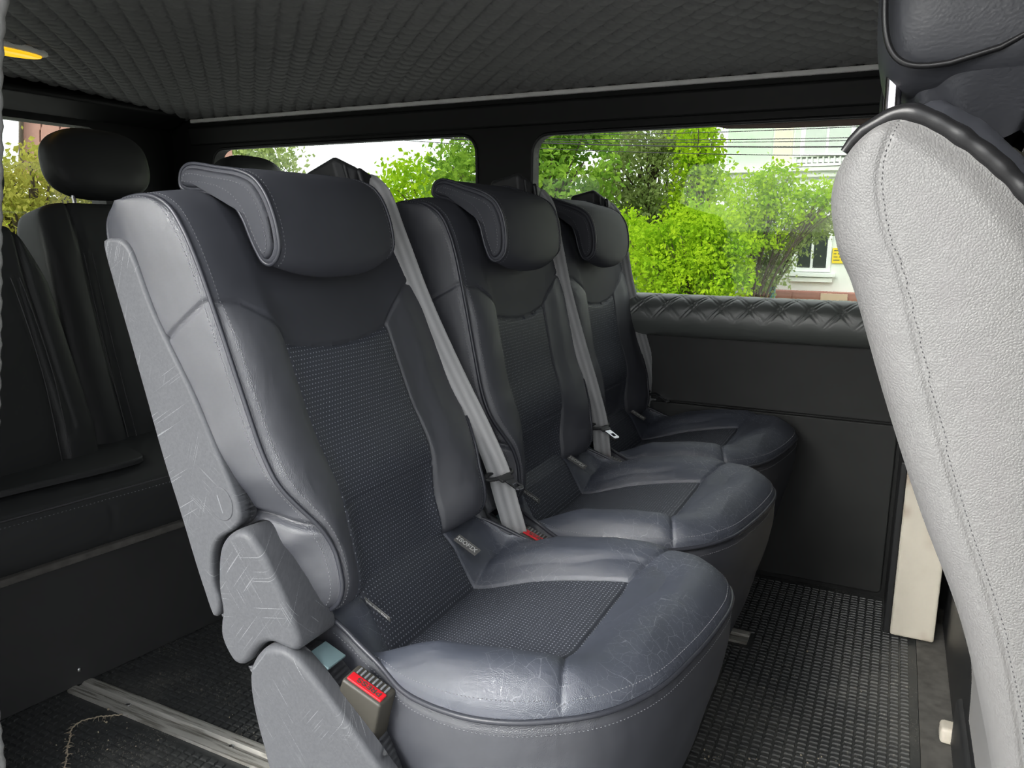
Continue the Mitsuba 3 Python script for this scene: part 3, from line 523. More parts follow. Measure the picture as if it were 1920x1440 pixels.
    pth = spline([(-.850, 1.128, 1.096), (-.824, 1.129, 1.073), (-.793, 1.133, .999), (-.752, 1.146, .885), (-.702, 1.165, .765), (-.652, 1.185, .652), (-.622, 1.198, .575), (-.606, 1.206, .510), (-.592, 1.214, .45), (-.584, 1.218, .395)], 90)
    obj('belt_webbing', (lambda m: m)(ribbon(pth, np.array([.0175, .0150, -.004]))), 'belt_webbing', S, smooth=50, label='grey seat belt webbing')
    k_ = list(scene)[-1]
    bm = ribbon(pth, np.array([.0175, .0150, -.004])); L = np.arange(90)*0.0085
    uvb = np.zeros((len(bm[0]), 2)); uvb[:-2, 0] = np.repeat(L, 26); uvb[:-2, 1] = np.tile(np.r_[np.linspace(-.023, .023, 13), np.linspace(.023, -.023, 13)], 90)
    scene[k_] = mikit.ply(bm, 'belt_webbing', smooth=True, uv=uvb)
    a = np.array([.35, .93, .05]); a /= np.linalg.norm(a); b = np.array([.93, -.35, -.25]); b -= a*(a@b); b /= np.linalg.norm(b); R = np.stack([a, b, np.cross(a, b)], 1); o = np.array([-.618, 1.196, .562])
    th = np.linspace(0, 2*np.pi, 61)[:-1]; loop = np.stack([.031*np.cos(th), .0105*np.sin(th), 0*th], 1)
    lp = obj('latch_plate', cat(tube(loop@R.T+o, .0045, 10, closed=True, flat=0.8), rbox(R@np.array([.004, .016, 0])+o, (.030, .016, .006), .002, 3, R)), 'plastic_dark', S, smooth=50, label='belt latch plate')
    tongue = holed([(-.0095, .018), (.0095, .018), (.0095, .054), (.006, .058), (-.006, .058), (-.0095, .054)], [[(-.005, .038), (.005, .038), (.005, .050), (-.005, .050)]], -.001, .001, [0, 1, 2])
    obj('tongue', (tongue[0]@R.T+o+a*.004, tongue[1]), 'steel', lp, smooth=False, label='steel tongue')
    return S
SEAT = make_seat('black leather seat nearest the open door, with scratched grey plastic side covers')
BACK = ('backrest', 'headrest', 'side_shell', 'back_plate', 'belt_guide', 'belt_webbing', 'latch_plate')
def copy_thing(root, delta, label, tilt=0.0, drop=0.0):
    r = numbered(root); labels[r] = {**labels[root], 'label': label}; p = np.array([-.66, 0, .47])
    M0 = T4().translate(list(delta)); M1 = M0 @ T4().translate((p+[0, 0, drop]).tolist()) @ T4().rotate([0, 1, 0], tilt) @ T4().translate((-p).tolist())
    for k in [k for k in list(scene) if k.startswith(root+'__')]:
        part = k[len(root)+2:].split('__')[0]
        scene[r+k[len(root):]] = {**scene[k], 'to_world': M1 if any(part.startswith(b) for b in BACK) else M0}
        if k in labels: labels[r+k[len(root):]] = dict(labels[k])
    return r
copy_thing(SEAT, (-.010, .530, 0), 'black leather seat in the middle of the row of three', 8.8, -.020)
copy_thing(SEAT, (-.024, 1.045, 0), 'black leather seat at the far end, beside the dark side panel', 9.2, -.034)

# ------------------------------------------------------------------ the van's shell
def czs(y): return 1.412+0.050*(1-((y-1.43)/0.80)**2)
# floor slab and its moulded rubber tread
struct('floor', boxm((-2.62, .60, -.07), (.128, 2.26, -.0035)), 'rubber_mat', 'black rubber mat floor of the van')
fx, fy = np.meshgrid(np.arange(-1.60, .118, .0205), np.arange(.63, 2.235, .0150), indexing='ij'); fx = fx+0.0
keep = np.ones(fx.shape, bool)
for y0, y1 in ((.934, .996), (1.815, 1.880)): keep &= ~((fy > y0-.010) & (fy < y1+.004) & (fx < -.235))
fx, fy = fx[keep], fy[keep]; px, py, h = .0082, .0056, .0030
b8 = np.array([(-px, -py, -.0036), (px, -py, -.0036), (px, py, -.0036), (-px, py, -.0036), (-px+.0016, -py+.0016, 0), (px-.0008, -py+.0016, 0), (px-.0008, py-.0012, 0), (-px+.0016, py-.0012, 0)])
tv = (b8[None]+np.stack([fx, fy, 0*fx], -1)[:, None]+np.array([0, 0, .0005])*RNG.random((len(fx), 1, 1))).reshape(-1, 3)
q = np.array([[4, 5, 6], [4, 6, 7], [0, 1, 5], [0, 5, 4], [1, 2, 6], [1, 6, 5], [2, 3, 7], [2, 7, 6], [3, 0, 4], [3, 4, 7]])
obj('tread_relief', (tv, (np.arange(len(fx))[:, None, None]*8+q[None]).reshape(-1, 3)), 'rubber_mat', 'floor', smooth=False, kind='stuff')
struct('floor_front', boxm((.129, .60, -.07), (1.6, 2.26, -.003)), 'carpet', 'grey carpet strip in front of the rubber mat')
# aluminium seat rails let into the floor
def rail(y0, y1, x0, x1, label):
    w = y1-y0; s = [(0, -.003), (0, .0035), (.10*w, .0040), (.36*w, .0040), (.40*w, .0005), (.43*w, -.002), (.57*w, -.002), (.60*w, .0005), (.64*w, .0045), (.90*w, .0045), (w, .003), (w, -.003)]
    V, F = prism(np.array(s), x0, x1, 0); V = np.stack([V[:, 2], V[:, 0]+y0, V[:, 1]], 1); c = V.mean(0); v_, f_ = fixw(V-c, F)
    k = thing('floor_rail', label, 'rail', 'seat rails in the floor'); obj('channel', (v_+c, f_), 'aluminium', k, smooth=False)
    xs = np.arange(x0+.16, x1, .30)
    for x in xs[:6]: obj('screw', pillow((x, y0+w*.5, -.001), (.012, .012, .004), 1, 1, 8, 14), 'steel', k, smooth=True)
rail(.936, .993, -1.55, -.26, 'worn aluminium seat rail from the rear bench to under the seat nearest the door')
rail(1.817, 1.878, -1.50, -.248, 'aluminium seat rail under the middle and far seats, only its end showing')
# left side wall with its windows
W1 = rrect(-2.405, -1.243, .80, 1.300, .055); W2 = rrect(-1.046, .135, .80, 1.290, .055); W3 = rrect(.30, 1.18, .82, 1.285, .06)
outer = [(-2.64, -.06), (1.6, -.06), (1.6, 1.47), (-2.64, 1.47)]
struct('wall_left', holed(outer, [W1, W2, W3], 2.250, 2.300, [0, 2, 1]), 'trim_black', 'black trim of the left side wall', smooth=20)
obj('side_board', xz(prism(rrect(-1.48, .045, .500, .705, .010), 2.238, 2.2505, .004)), 'panel_dark', 'wall_left', label='dark upper side board')
obj('side_board', xz(prism(rrect(-1.48, .042, .012, .494, .014), 2.238, 2.2505, .004)), 'panel_dark', 'wall_left', label='dark lower side board')
# quilted pad below the windows
nx, nt = 560, 60; xx = np.linspace(-1.45, .12, nx); th = np.linspace(-.5*np.pi, .5*np.pi, nt)
hz = np.sin(th)*.062+.757; dp = .070*np.cos(th)**.75
XX, SS = np.meshgrid(xx, (th/np.pi+.5)*.17, indexing='ij'); ql = np.zeros_like(XX)
P_ = .078
for sgn in (1, -1):
    q_ = (XX+sgn*SS)/P_; f_ = np.abs(q_-np.round(q_))*P_*.7; ql += -.0024*np.exp(-((f_-.0042)/.0020)**2)+.0008*sst(.0, .02, f_)
msk = sst(.070, .110, SS)
Dp = dp[None]+ql*msk; V = np.stack([XX, 2.250-Dp, np.broadcast_to(hz[None], XX.shape)+ql*msk*.5], -1).reshape(-1, 3); F = gridf(nx, nt); N = vnorm(V, F)
if N[:, 1].mean() > 0: F, N = F[:, ::-1], -N
obj('quilted_pad', (V, F), 'pad_leather', 'wall_left', normals=N, uv=np.stack([XX, SS], -1).reshape(-1, 2), label='quilted leather pad below the side windows')
def pane(n, poly, y, mat, lab, axes=(0, 2, 1)):
    P = np.array(Polygon(poly).buffer(.012).exterior.coords)[:-1]; V = np.c_[P, np.full(len(P), y)][:, list(axes)]; return struct(f'window_{n}', (V, earc(P)), mat, lab, smooth=False)
pane(1, W1, 2.285, 'glass_tinted', 'tinted rear left side window'); pane(2, W2, 2.285, 'glass_tinted', 'tinted left side window behind the three seats'); pane(4, W3, 2.285, 'glass_clear', 'driver door window')
for k, Wn in ((1, W1), (2, W2)):
    ring = spline(np.c_[Wn[:, 0], np.full(len(Wn), 2.2505), Wn[:, 1]], 200, True)
    obj('frame', tube(ring, .006, 6, closed=True), 'plastic_black', f'window_{k}', smooth=True)
obj('tint_band', xz(prism([(-.52, 1.296), (-.46, 1.281), (-.30, 1.275), (.12, 1.268), (.135, 1.296)], 2.274, 2.278, 0)), 'tint_band', 'window_2', smooth=False, label='brown shade band along the top of the glass')
# rear wall with the tailgate window
WR = rrect(.86, 1.935, .90, 1.352, .05)
struct('wall_rear', holed([(.60, -.06), (2.30, -.06), (2.30, 1.47), (.60, 1.47)], [WR], -2.70, -2.62, [2, 0, 1]), 'trim_black', 'black trim around the tailgate window', smooth=20)
obj('header', hull([(-2.60, y, z) for y in (.66, 2.22) for z in (1.385, 1.47)]+[(-2.505, y, 1.425) for y in (.66, 2.22)], .012), 'trim_black', 'wall_rear', smooth=40)
P = np.array(Polygon(WR).buffer(.012).exterior.coords)[:-1]; struct('window_3', (np.c_[np.full(len(P), -2.66), P], earc(P)), 'glass_tinted', 'tailgate window behind the rear bench', smooth=False)
obj('header_trim', hull([(x, 2.235, 1.375) for x in (-2.50, .9)]+[(x, 2.243, 1.325) for x in (-2.50, .9)], .009), 'trim_black', 'wall_left', smooth=40)
# quilted headliner
gx, gy = np.linspace(-2.515, .20, 460), np.linspace(.585, 2.236, 280); GX, GY = np.meshgrid(gx, gy, indexing='ij'); qz = np.zeros_like(GX)
QP = .0655
wob = .004*(meshkit.fbm(np.stack([GX*9, GY*9, GX*0], -1), 3, 3)-.5)
for sgn in (1, -1):
    q_ = (GX+sgn*GY+wob)/QP; d_ = np.abs(q_-np.round(q_))*QP/1.414; qz += -.0070*np.exp(-(d_/.0062)**2)
GZ = czs(GY)-qz*-1*-1; GZ = czs(GY)+(-qz)*1.0-.005+.004*meshkit.fbm(np.stack([GX*7, GY*7, GX*0+5], -1), 3, 9)
V = np.stack([GX, GY, GZ], -1).reshape(-1, 3); F = gridf(460, 280); N = vnorm(V, F)
if N[:, 2].mean() > 0: F, N = F[:, ::-1], -N
scene['ceiling'] = shape((V, F), 'headliner', normals=N, uv=np.stack([GX, GY], -1).reshape(-1, 2)); labels['ceiling'] = {'kind': 'structure', 'label': 'dark quilted headliner'}
gy2 = np.linspace(.585, 2.236, 40); V = np.stack([np.repeat([.20, 1.60], 40), np.tile(gy2, 2), np.tile(czs(gy2), 2)], 1)
struct('ceiling_front', (V, gridf(2, 40)[:, ::-1]), 'headliner', 'headliner above the front seats', smooth=True)
struct('roof_panel', boxm((-2.70, .55, 1.475), (1.62, 2.32, 1.50)), 'body_paint', 'roof panel of the van')
struct('trim_1', rbox((-1.18, 2.226, 1.4035), (2.60, .016, .013), .003), 'trim_metal', 'thin pale metal strip along the left edge of the headliner')
# right side: closed rear quarter, open sliding door, pillar, front door opening
WQ = rrect(-2.40, -1.45, .84, 1.28, .05); DO = [(-1.205, .02), (-1.19, .35), (-1.16, .50), (-1.10, .80), (-1.045, 1.08), (-.99, 1.33), (.10, 1.345), (.12, 1.28), (.12, .02)]; FD = [(.25, .05), (.25, 1.30), (.60, 1.33), (1.05, 1.22), (1.45, .90), (1.45, .05)]
struct('wall_right', holed(outer, [WQ, DO], .545, .600, [0, 2, 1]), 'body_paint', 'body side with the open sliding door', smooth=20)
P = np.array(Polygon(WQ).buffer(.012).exterior.coords)[:-1]; struct('window_5', (np.c_[P[:, 0], np.full(len(P), .57), P[:, 1]], earc(P)), 'glass_tinted', 'rear right side window', smooth=False)
sl = spline([(-1.215, .610, -.02), (-1.205, .612, .30), (-1.158, .615, .56), (-1.104, .618, .80), (-1.052, .620, 1.05), (-1.008, .622, 1.25), (-.955, .622, 1.335)], 160)
V, F = tube(sl, .0085+.0012*np.sin(np.arange(160)*1.9), 12); struct('trim_2', (V, F), 'rubber_seal', 'grey ribbed rubber seal along the rear edge of the door opening', smooth=True)
struct('wall_front', holed([(.60, -.06), (2.30, -.06), (2.30, 1.47), (.60, 1.47)], [rrect(.78, 2.12, 1.0, 1.34, .05)], 1.60, 1.64, [2, 0, 1]), 'trim_black', 'front bulkhead below the windscreen', smooth=20)
P = np.array(Polygon(rrect(.78, 2.12, 1.0, 1.34, .05)).buffer(.012).exterior.coords)[:-1]; struct('window_6', (np.c_[np.full(len(P), 1.62), P], earc(P)), 'glass_clear', 'windscreen', smooth=False)
# pale trim of the pillar beside the driver
struct('trim_3', rbox((.215, 2.238, 1.12), (.11, .022, .62), .009), 'plaster_cream', 'pale trim of the pillar beside the driver seat')
# amber lamp in the headliner
lamp = thing('ceiling_lamp', 'slim oval ceiling lamp with a glowing amber lens in the headliner', 'lamp')
lz = float(czs(1.30))
obj('bezel', pillow((-2.110, 1.290, lz-.004), (.105, .265, .020), .5, 1.0, 20, 60), 'trim_metal', lamp, smooth=True)
obj('lens', pillow((-2.110, 1.288, lz-.012), (.082, .235, .020), .6, 1.0, 20, 60), 'amber_lens', lamp, smooth=True, label='amber lens', emit=(.075, .040, .001))
# dirt on the mat
pt = spline([(-1.365, .930, .004), (-1.400, .900, .006), (-1.418, .878, .005), (-1.412, .855, .006), (-1.392, .835, .004), (-1.360, .808, .006), (-1.335, .790, .004), (-1.300, .755, .005), (-1.27, .73, .004)], 120)
pt[:, :2] += .004*(RNG.random((120, 2))-.5); fr_ = [tube(pt, .0013, 5)]
for k in range(8, 116, 2):
    d = RNG.normal(size=3)*np.array([1, 1, .25]); d /= np.linalg.norm(d); fr_.append(tube(np.stack([pt[k], pt[k]+d*.006, pt[k]+d*.011+[0, 0, -.002]]), [.0006, .0005, .0002], 4))
obj('dirt_strand', cat(*fr_), 'dust', smooth=False, label='dry dusty strand of fluff lying on the mat in front of the rear bench', cat='fluff')
cr = []
for c0, n_, s_ in (((-1.38, .90), 14, .05), ((-.235, 1.36), 10, .018), ((-.16, 1.34), 26, .06), ((-.08, 1.42), 18, .07), ((-1.30, .86), 16, .12), ((-1.15, 1.08), 8, .08), ((-.10, 1.75), 10, .12)):
    for k in range(n_):
        p = np.array([c0[0], c0[1], .0016])+np.r_[RNG.normal(size=2)*s_*.5, 0]; r_ = .0007+.0017*RNG.random()**3
        m = trimesh.creation.icosahedron(); cr.append((np.array(m.vertices)*r_*(.6+.8*RNG.random((1, 3)))+p, np.array(m.faces)))
obj('crumbs', cat(*cr), 'dust', smooth=False, label='pale crumbs and grit scattered over the mat', cat='crumbs', kind='stuff')

# ------------------------------------------------------------------ rear bench
bench = thing('rear_bench', 'black rear bench with split backrests across the back of the van', 'bench seat')
SK = math.radians(8.6); RB = rot([0, 0, 1], -math.degrees(SK)); PB = np.array([-1.535, 1.03, 0])
bm_ = lambda m: (m[0]@RB.T+PB, m[1])      # local frame: origin on the front edge, +x forward, +y left
bp_ = obj('base_panel', bm_(rbox((-.012, .395, .147), (.018, 1.60, .292), .003)), 'plywood_black', bench, label='black board under the bench')
obj('screw', bm_(pillow((-.002, -.065, .037), (.005, .010, .010), 1, 1, 10, 16)), 'steel', bp_, smooth=True)
obj('carpet_edge', bm_(rbox((-.002, .395, .297), (.030, 1.60, .016), .005)), 'carpet', bench, label='strip of grey carpet edging')
def bench_cushion(y0, y1):
    nu, nv_ = 120, 200; yy = np.linspace(y0, y1, nv_)
    pr = spline([(-.30, .455), (-.22, .458), (-.12, .456), (-.06, .446), (-.022, .430), (-.006, .418), (.006, .395), (.008, .36), (.004, .325), (-.004, .304)], nu); s_ = np.r_[0, np.cumsum(np.linalg.norm(np.diff(pr, axis=0), axis=1))]
    X_, Y_ = np.broadcast_to(pr[:, :1], (nu, nv_)).copy(), np.broadcast_to(yy[None], (nu, nv_)).copy(); Z_ = np.broadcast_to(pr[:, 1:], (nu, nv_)).copy()
    e = np.minimum(Y_-y0, y1-Y_); Z_ -= .018*(1-sst(0, .05, e))*(X_ < 0); is_ = np.argmin(np.abs(pr[:, 1]-.421)); g = groove(s_-s_[is_], .0035, .004)[:, None]
    Z_ += g; Z_ += .010*np.sin((Y_-y0)/(y1-y0)*np.pi)*sst(-.02, -.15, X_)
    fr = s_[:, None] > s_[is_]
    g2 = groove(np.abs(Y_-.02-.02*np.sin((Z_-.3)*25)), .003, .003)*fr; X_ = X_+g2
    V = np.stack([X_, Y_, Z_], -1).reshape(-1, 3)@RB.T+PB; F = gridf(nu, nv_); N = vnorm(V, F)
    if N[nu*nv_//8, 2] < 0: F, N = F[:, ::-1], -N
    c = obj('cushion', (V, F), 'leather_bench', bench, normals=N, uv=np.stack([Y_, np.broadcast_to(s_[:, None], Y_.shape)], -1).reshape(-1, 2))
    row = V.reshape(nu, nv_, 3)[is_+5]; nn = N.reshape(nu, nv_, 3)[is_+5]; ra = V.reshape(nu, nv_, 3)[is_]
    obj('stitching', stitches(row, nn, .0085, .0055, .0011), 'thread', c, smooth=False, kind='stuff'); obj('piping', tube(ra+np.array([.001, 0, .001]), .0022, 6), 'thread_dark', c, smooth=True)
    return c
c1 = bench_cushion(-.40, 1.13)
ins = spline([(-.275, -.36), (-.30, .0), (-.275, .13), (-.21, .17), (-.06, .155), (-.045, .10), (-.05, -.10), (-.06, -.40)], 160)
V = np.c_[ins, np.full(160, .4625)]; V[:, 2] = .4655-.0
obj('seat_insert', bm_(xy(prism(np.vstack([ins, [(-.15, -.42)]]), .4685, .455, .006))), 'leather_bench', c1, smooth=50)
for k in range(3):
    ln = spline([(-.27-.012*k, -.10), (-.295-.012*k, .06), (-.275-.008*k, .145+.010*k), (-.225, .185+.012*k)], 60); obj('seam', bm_(tube(np.c_[ln, np.full(60, .4658)], .0016, 5)), 'thread_dark', c1, smooth=True)
def bench_back(y0, y1, lean, x0, z1, dn, sh=.05, zb=.40):
    """a padded backrest with a narrow channel either side of its centre"""
    H = (z1-zb)/math.cos(math.radians(lean)); wd = (y1-y0)/2
    def fn(V):
        q = V[:, 2]/H+.5; tpr = 1-.20*np.clip(q-.35, 0, 1)**1.6*(sh/.05); V = V.copy(); V[:, 1] *= tpr
        fr = V[:, 0] > 0; a = np.abs(V[:, 1])
        V[:, 0] += fr*(groove(a-wd*.62, .006, .010)+.012*np.exp(-((a-wd*.82)/.05)**2)*(1-sst(.75, .95, q)))
        return V
    R = rot([0, 1, 0], -lean); k = obj('backrest', pillow((0, 0, 0), (.13, 2*wd, H), .16, .22, 64, 170, fn=lambda V: fn(V)@R.T+np.array([x0-math.sin(math.radians(lean))*H/2, (y0+y1)/2, (zb+z1)/2])), 'leather_bench', bench, smooth=True)
    for s in (-1, 1):
        for o in (-.012, .012):
            ln = []
            for t_ in np.linspace(-.42, .30, 40):
                q = t_+.5; tpr = 1-.20*max(q-.35, 0)**1.6*(sh/.05); ln.append(np.array([.0655+.006*(1-sst(.75, .95, q)), s*(wd*.62+o)*tpr, t_*H]))
            ln = np.array(ln)@R.T+np.array([x0-math.sin(math.radians(lean))*H/2, (y0+y1)/2, (zb+z1)/2]); obj('seam', tube(ln, .0016, 5), 'thread_dark', k, smooth=True)
    return k
bench_back(1.190, 1.760, 14, -1.80, 1.052, 0)
kB = bench_back(.690, 1.183, 9, -1.76, 1.000, 0, sh=.17)
bench_back(1.775, 2.19, 14, -1.80, 1.050, 0)
def bench_headrest(y, x, z, w=.300, h=.185):
    k = obj('headrest', pillow((x, y, z), (.11, w, h), .75, .62, 50, 80, R=rot([0, 1, 0], -10)), 'leather_bench', bench, smooth=True)
    obj('seam', tube(np.array([(x+.036-.01*abs(t), y+t*w*.47, z+.02*math.cos(t*3)) for t in np.linspace(-.9, .9, 30)])*1.0, .0012, 5), 'thread_dark', k, smooth=True)
    for s in (-1, 1): obj('post', tube([(x+.008, y+s*.085, z-h*.40), (x+.022, y+s*.085, z-h/2-.075)], .0055, 10), 'chrome', k, smooth=40)
bench_headrest(1.463, -2.005, 1.170, .300, .190); bench_headrest(2.03, -2.005, 1.155, .29, .175); bench_headrest(.99, -1.915, 1.125, .30, .19)
obj('belt_strap', ribbon(spline([(-1.830, 1.268, .565), (-1.800, 1.285, .52), (-1.765, 1.305, .475), (-1.745, 1.315, .455)], 30), np.array([.008, .008, 0])), 'belt_webbing', bench, smooth=50, uv=None)
obj('buckle', rbox((-1.835, 1.215, .475), (.03, .05, .035), .006), 'plastic_black', bench)

# ------------------------------------------------------------------ front seats
def front_seat(name, label, X0, Y0, Y1, side_mat, HZ=0.0, HX=0.0, HH=.275, Z0=0.0, NR=240, NB=70, NU=60):
    S = thing(name, label, 'seat'); yc, wd = (Y0+Y1)/2, (Y1-Y0)/2
    rear = spline([(-.030, 1.088), (-.050, 1.066), (-.059, 1.035), (-.050, .985), (-.036, .955), (.0, .853), (.038, .753), (.085, .642), (.127, .49), (.150, .38), (.155, .30)], NR)
    frn = spline([(-.030, 1.088), (-.004, 1.094), (.040, 1.071), (.093, 1.021), (.150, .930), (.185, .84), (.215, .74), (.25, .62), (.275, .50), (.29, .40), (.27, .30)], NR)
    nb = NB; b = np.linspace(0, 1, nb)[None, :, None]; E = rear[:, None]*(1-b)+frn[:, None]*b; rd = sst(0, .30, b[..., 0])
    for sg in (-1, 1):
        bb = b[..., 0]; wdt = np.linalg.norm(frn-rear, axis=1)[:, None]
        dd = bb*wdt; out = -.030*(1-np.sqrt(np.clip(1-(1-np.clip(dd/.030, 0, 1))**2, 0, 1)))+.010*np.sin(np.pi*bb)**.8+groove(dd-np.interp(E[..., 1], [.5, 1.0], [.024, .042]), .002, .003)-.012*(1-sst(0, .03, (1-bb)*wdt))
        V = np.stack([E[..., 0]+X0, yc+sg*(wd+out), E[..., 1]+Z0], -1).reshape(-1, 3); F = gridf(NR, nb); N = vnorm(V, F)
        if N[:, 1].mean()*sg < 0: F, N = F[:, ::-1], -N
        k = obj('side_panel', (V, F), side_mat, S, normals=N, uv=E.reshape(-1, 2), label='grey leather side of the backrest' if side_mat == 'leather_grey' else None)
        ic = [np.argmin(np.abs(dd[i]-np.interp(E[i, 0, 1], [.5, 1.0], [.024, .042])-.003)) for i in range(8, NR-2)]; G = V.reshape(NR, nb, 3); NN = N.reshape(NR, nb, 3)
        obj('stitching', stitches(np.array([G[i, j] for i, j in zip(range(8, NR-2), ic)]), np.array([NN[i, j] for i, j in zip(range(8, NR-2), ic)]), .0045, .003, .0005), 'thread_dark', k, smooth=False, kind='stuff')
        fr2 = np.vstack([rear[[9, 6, 3]], frn[3:]]); rl = np.stack([fr2[:, 0]+X0, np.full(len(fr2), yc+sg*(wd-.010)), fr2[:, 1]+Z0], 1); ph = np.arange(len(rl))
        obj('piping', tube(rl+np.array([0, -sg*.004, .004]), (.0085+.0008*np.sin(ph*.9)*np.sin(ph*.23))*np.clip((ph+1)/7, 0, 1)**.5, 12), 'piping_black', S, smooth=True, label='rolled black edge of the seat cover')
    u = np.linspace(-1, 1, NU); wr = wd-.030+.0*u
    for nm, pr, off in (('back_panel', rear, 0.0), ('front_panel', frn, .022)):
        V = np.stack([np.broadcast_to(pr[:, None, 0]+X0, (NR, NU)), np.broadcast_to(yc+u[None]*(wd-(.030 if off == 0 else .012)), (NR, NU)), np.broadcast_to(pr[:, None, 1]+Z0, (NR, NU))], -1).copy()
        puck = .020*(meshkit.fbm(np.stack([V[..., 0]*30, V[..., 1]*30, V[..., 2]*16], -1), 3, 4)-.35)*(off > 0)*sst(0, .3, 1-np.abs(u))[None]; V[..., 2] += puck+off*.9*sst(0, .4, 1-np.abs(u))[None]; V[..., 0] += off*sst(0, .4, 1-np.abs(u))[None]
        V = V.reshape(-1, 3); F = gridf(NR, NU); N = vnorm(V, F); sgn = -1 if off == 0 else 1
        if N[:, 0].mean()*sgn < 0: F, N = F[:, ::-1], -N
        obj(nm, (V, F), side_mat if off == 0 else 'leather_smooth', S, normals=N, uv=V[:, 1:])
    cu = obj('cushion', rbox((.47, yc, .385), (.50, 2*wd-.012, .15), .05, 7), 'leather_soft', S, smooth=True)
    # headrest: padded block with a piped seam round its outer face and a gathered skirt below
    hx, hz = X0+.050+HX, 1.265+HZ; hd, hh, hw = .185, HH, .285
    def pf(V):
        V = V.copy(); q = V[:, 2]/hh; V[:, 0] *= 1+.08*np.clip(q, -.5, .5); return V
    H = obj('headrest', pillow((hx, yc, hz), (hd, hw, hh), .42, .42, 70, 120, fn=pf), 'leather_soft', S, smooth=True)
    for sg in (-1, 1):
        th = np.linspace(0, 2*np.pi, 90)[:-1]; p_ = lambda x, e: np.sign(x)*np.abs(x)**e; lz_ = p_(np.sin(th), .42)*hh*.420; lx = p_(np.cos(th), .42)*hd*.455*(1+.08*np.clip(lz_/hh, -.5, .5)); lz_ = lz_+(lz_ < 0)*(.10*np.clip(lx+.055, -.1, .3)+.9*np.clip(lx+.04, 0, .3)**1.5*0+.42*np.clip(lx, 0, .2))
        obj('piping', tube(np.stack([hx+lx, np.full(89, yc+sg*hw*.475), hz+lz_], 1), .0030, 8, closed=True), 'piping_black', H, smooth=True)
    ang = np.linspace(0, 2*np.pi, 121)[:-1]; lev = np.linspace(0, 1, 16); rg = []
    for l in lev:
        f_ = 1-.42*l**1.4; pl = 1+.05*l*np.sin(ang*13)+.03*l*np.sin(ang*7+1)
        rg.append(np.stack([hx+.018+(p_(np.cos(ang), .6)*hd*.46*f_)*pl, yc+p_(np.sin(ang), .6)*hw*.44*(1-.25*l)*pl, np.full(120, hz-hh*.42-.058*l)+.004*np.sin(ang*9)*l], 1))
    V = np.vstack(rg); c = V.mean(0); v_, f_ = fixw(V-c, gridf(16, 120, wv=True)); obj('skirt', (v_+c, f_), 'leather_soft', H, smooth=True, label='gathered skirt of the headrest cover')
    for s in (-1, 1): obj('post', tube([(hx-.070, yc+s*.09, hz-.10), (hx-.066, yc+s*.09, 1.045+Z0)], .0075, 14), 'chrome', H, smooth=40, label='chrome headrest post')
    obj('post_sleeve', hull([(X0-.012, yc-.10, 1.085+Z0), (X0+.02, yc+.10, 1.085+Z0)], .014, 16), 'plastic_black', S, smooth=50)
    return S
front_seat('front_seat', 'grey leather front passenger seat with a rolled black edge, nearest the open door', 0.0, .740, 1.230, 'leather_grey')
front_seat('front_seat', 'black middle front seat, only its headrest showing behind the front passenger headrest', .060, 1.262, 1.70, 'leather_soft', -.10, -.065, .185, NR=140, NB=40, NU=30)
front_seat('front_seat', 'black driver seat beside the pale pillar trim, almost wholly hidden', .06, 1.735, 2.165, 'leather_soft', -.10, -.065, .185, NR=140, NB=40, NU=30)
pe = thing('seat_pedestal', 'long black base under the front seats beyond the carpet strip', 'pedestal')
obj('base', rbox((.43, 1.435, .152), (.48, 1.42, .31), .012), 'plastic_black', pe)
obj('ledge', rbox((.205, 1.20, .06), (.05, .80, .11), .012), 'plastic_dark', pe)
obj('bracket', rbox((.192, 1.622, .018), (.060, .040, .034), .008), 'cream_paint', pe, label='small cream painted bracket')
pd = thing('seat_pedestal', 'cream painted metal seat pedestal with a black side standing at the end of the mat', 'pedestal')
obj('front_face', rbox((.117, 2.030, .222), (.098, .030, .43), .006), 'cream_paint', pd, label='cream painted front')
obj('side_face', rbox((.060, 2.130, .230), (.016, .215, .45), .004), 'plastic_black', pd, label='black side')
obj('core', boxm((.070, 2.046, .002), (.164, 2.234, .43)), 'plastic_black', pd)

# ------------------------------------------------------------------ outside
GZ0 = -0.80
struct('ground', boxm((-60, -40, GZ0-.2), (60, 80, GZ0)), 'asphalt', 'grey asphalt street')
struct('garden_ground', boxm((-30, 12.1, GZ0), (3.0, 19.55, GZ0+.03)), 'lawn', 'grass behind the fence')
bl = thing('building', 'pale green rendered building with white windows and a red plinth behind the trees', 'building')
wa = obj('wall', boxm((-4.0, 20.0, GZ0+.02), (13.0, 29.0, 9.0)), 'plaster_white', bl)
FY = 20.0
def face(nm, x0, x1, z0, z1, d, mt, parent, r=.004, lab=None): return obj(nm, rbox(((x0+x1)/2, FY-d/2+.004, (z0+z1)/2), (x1-x0, d, z1-z0), r, 2), mt, parent, smooth=False, label=lab)
for x0, x1, mt in ((-4.0, -2.94, 'plaster_green'), (-2.90, -2.48, 'plaster_cream'), (-2.44, -2.30, 'plaster_green'), (-1.12, -.98, 'plaster_green'), (-.94, -.40, 'plaster_cream'), (-.36, 1.2, 'plaster_green'), (1.24, 1.62, 'plaster_cream'), (1.66, 1.80, 'plaster_green'), (3.0, 6.0, 'plaster_cream')):
    face('render_panel', x0, x1, 2.50, 5.6, .03, mt, wa)
face('cornice', -4.26, 13.1, 2.40, 2.49, .26, 'plaster_white', wa); face('cornice', -4.12, 13.0, 2.27, 2.40, .14, 'plaster_white', wa)
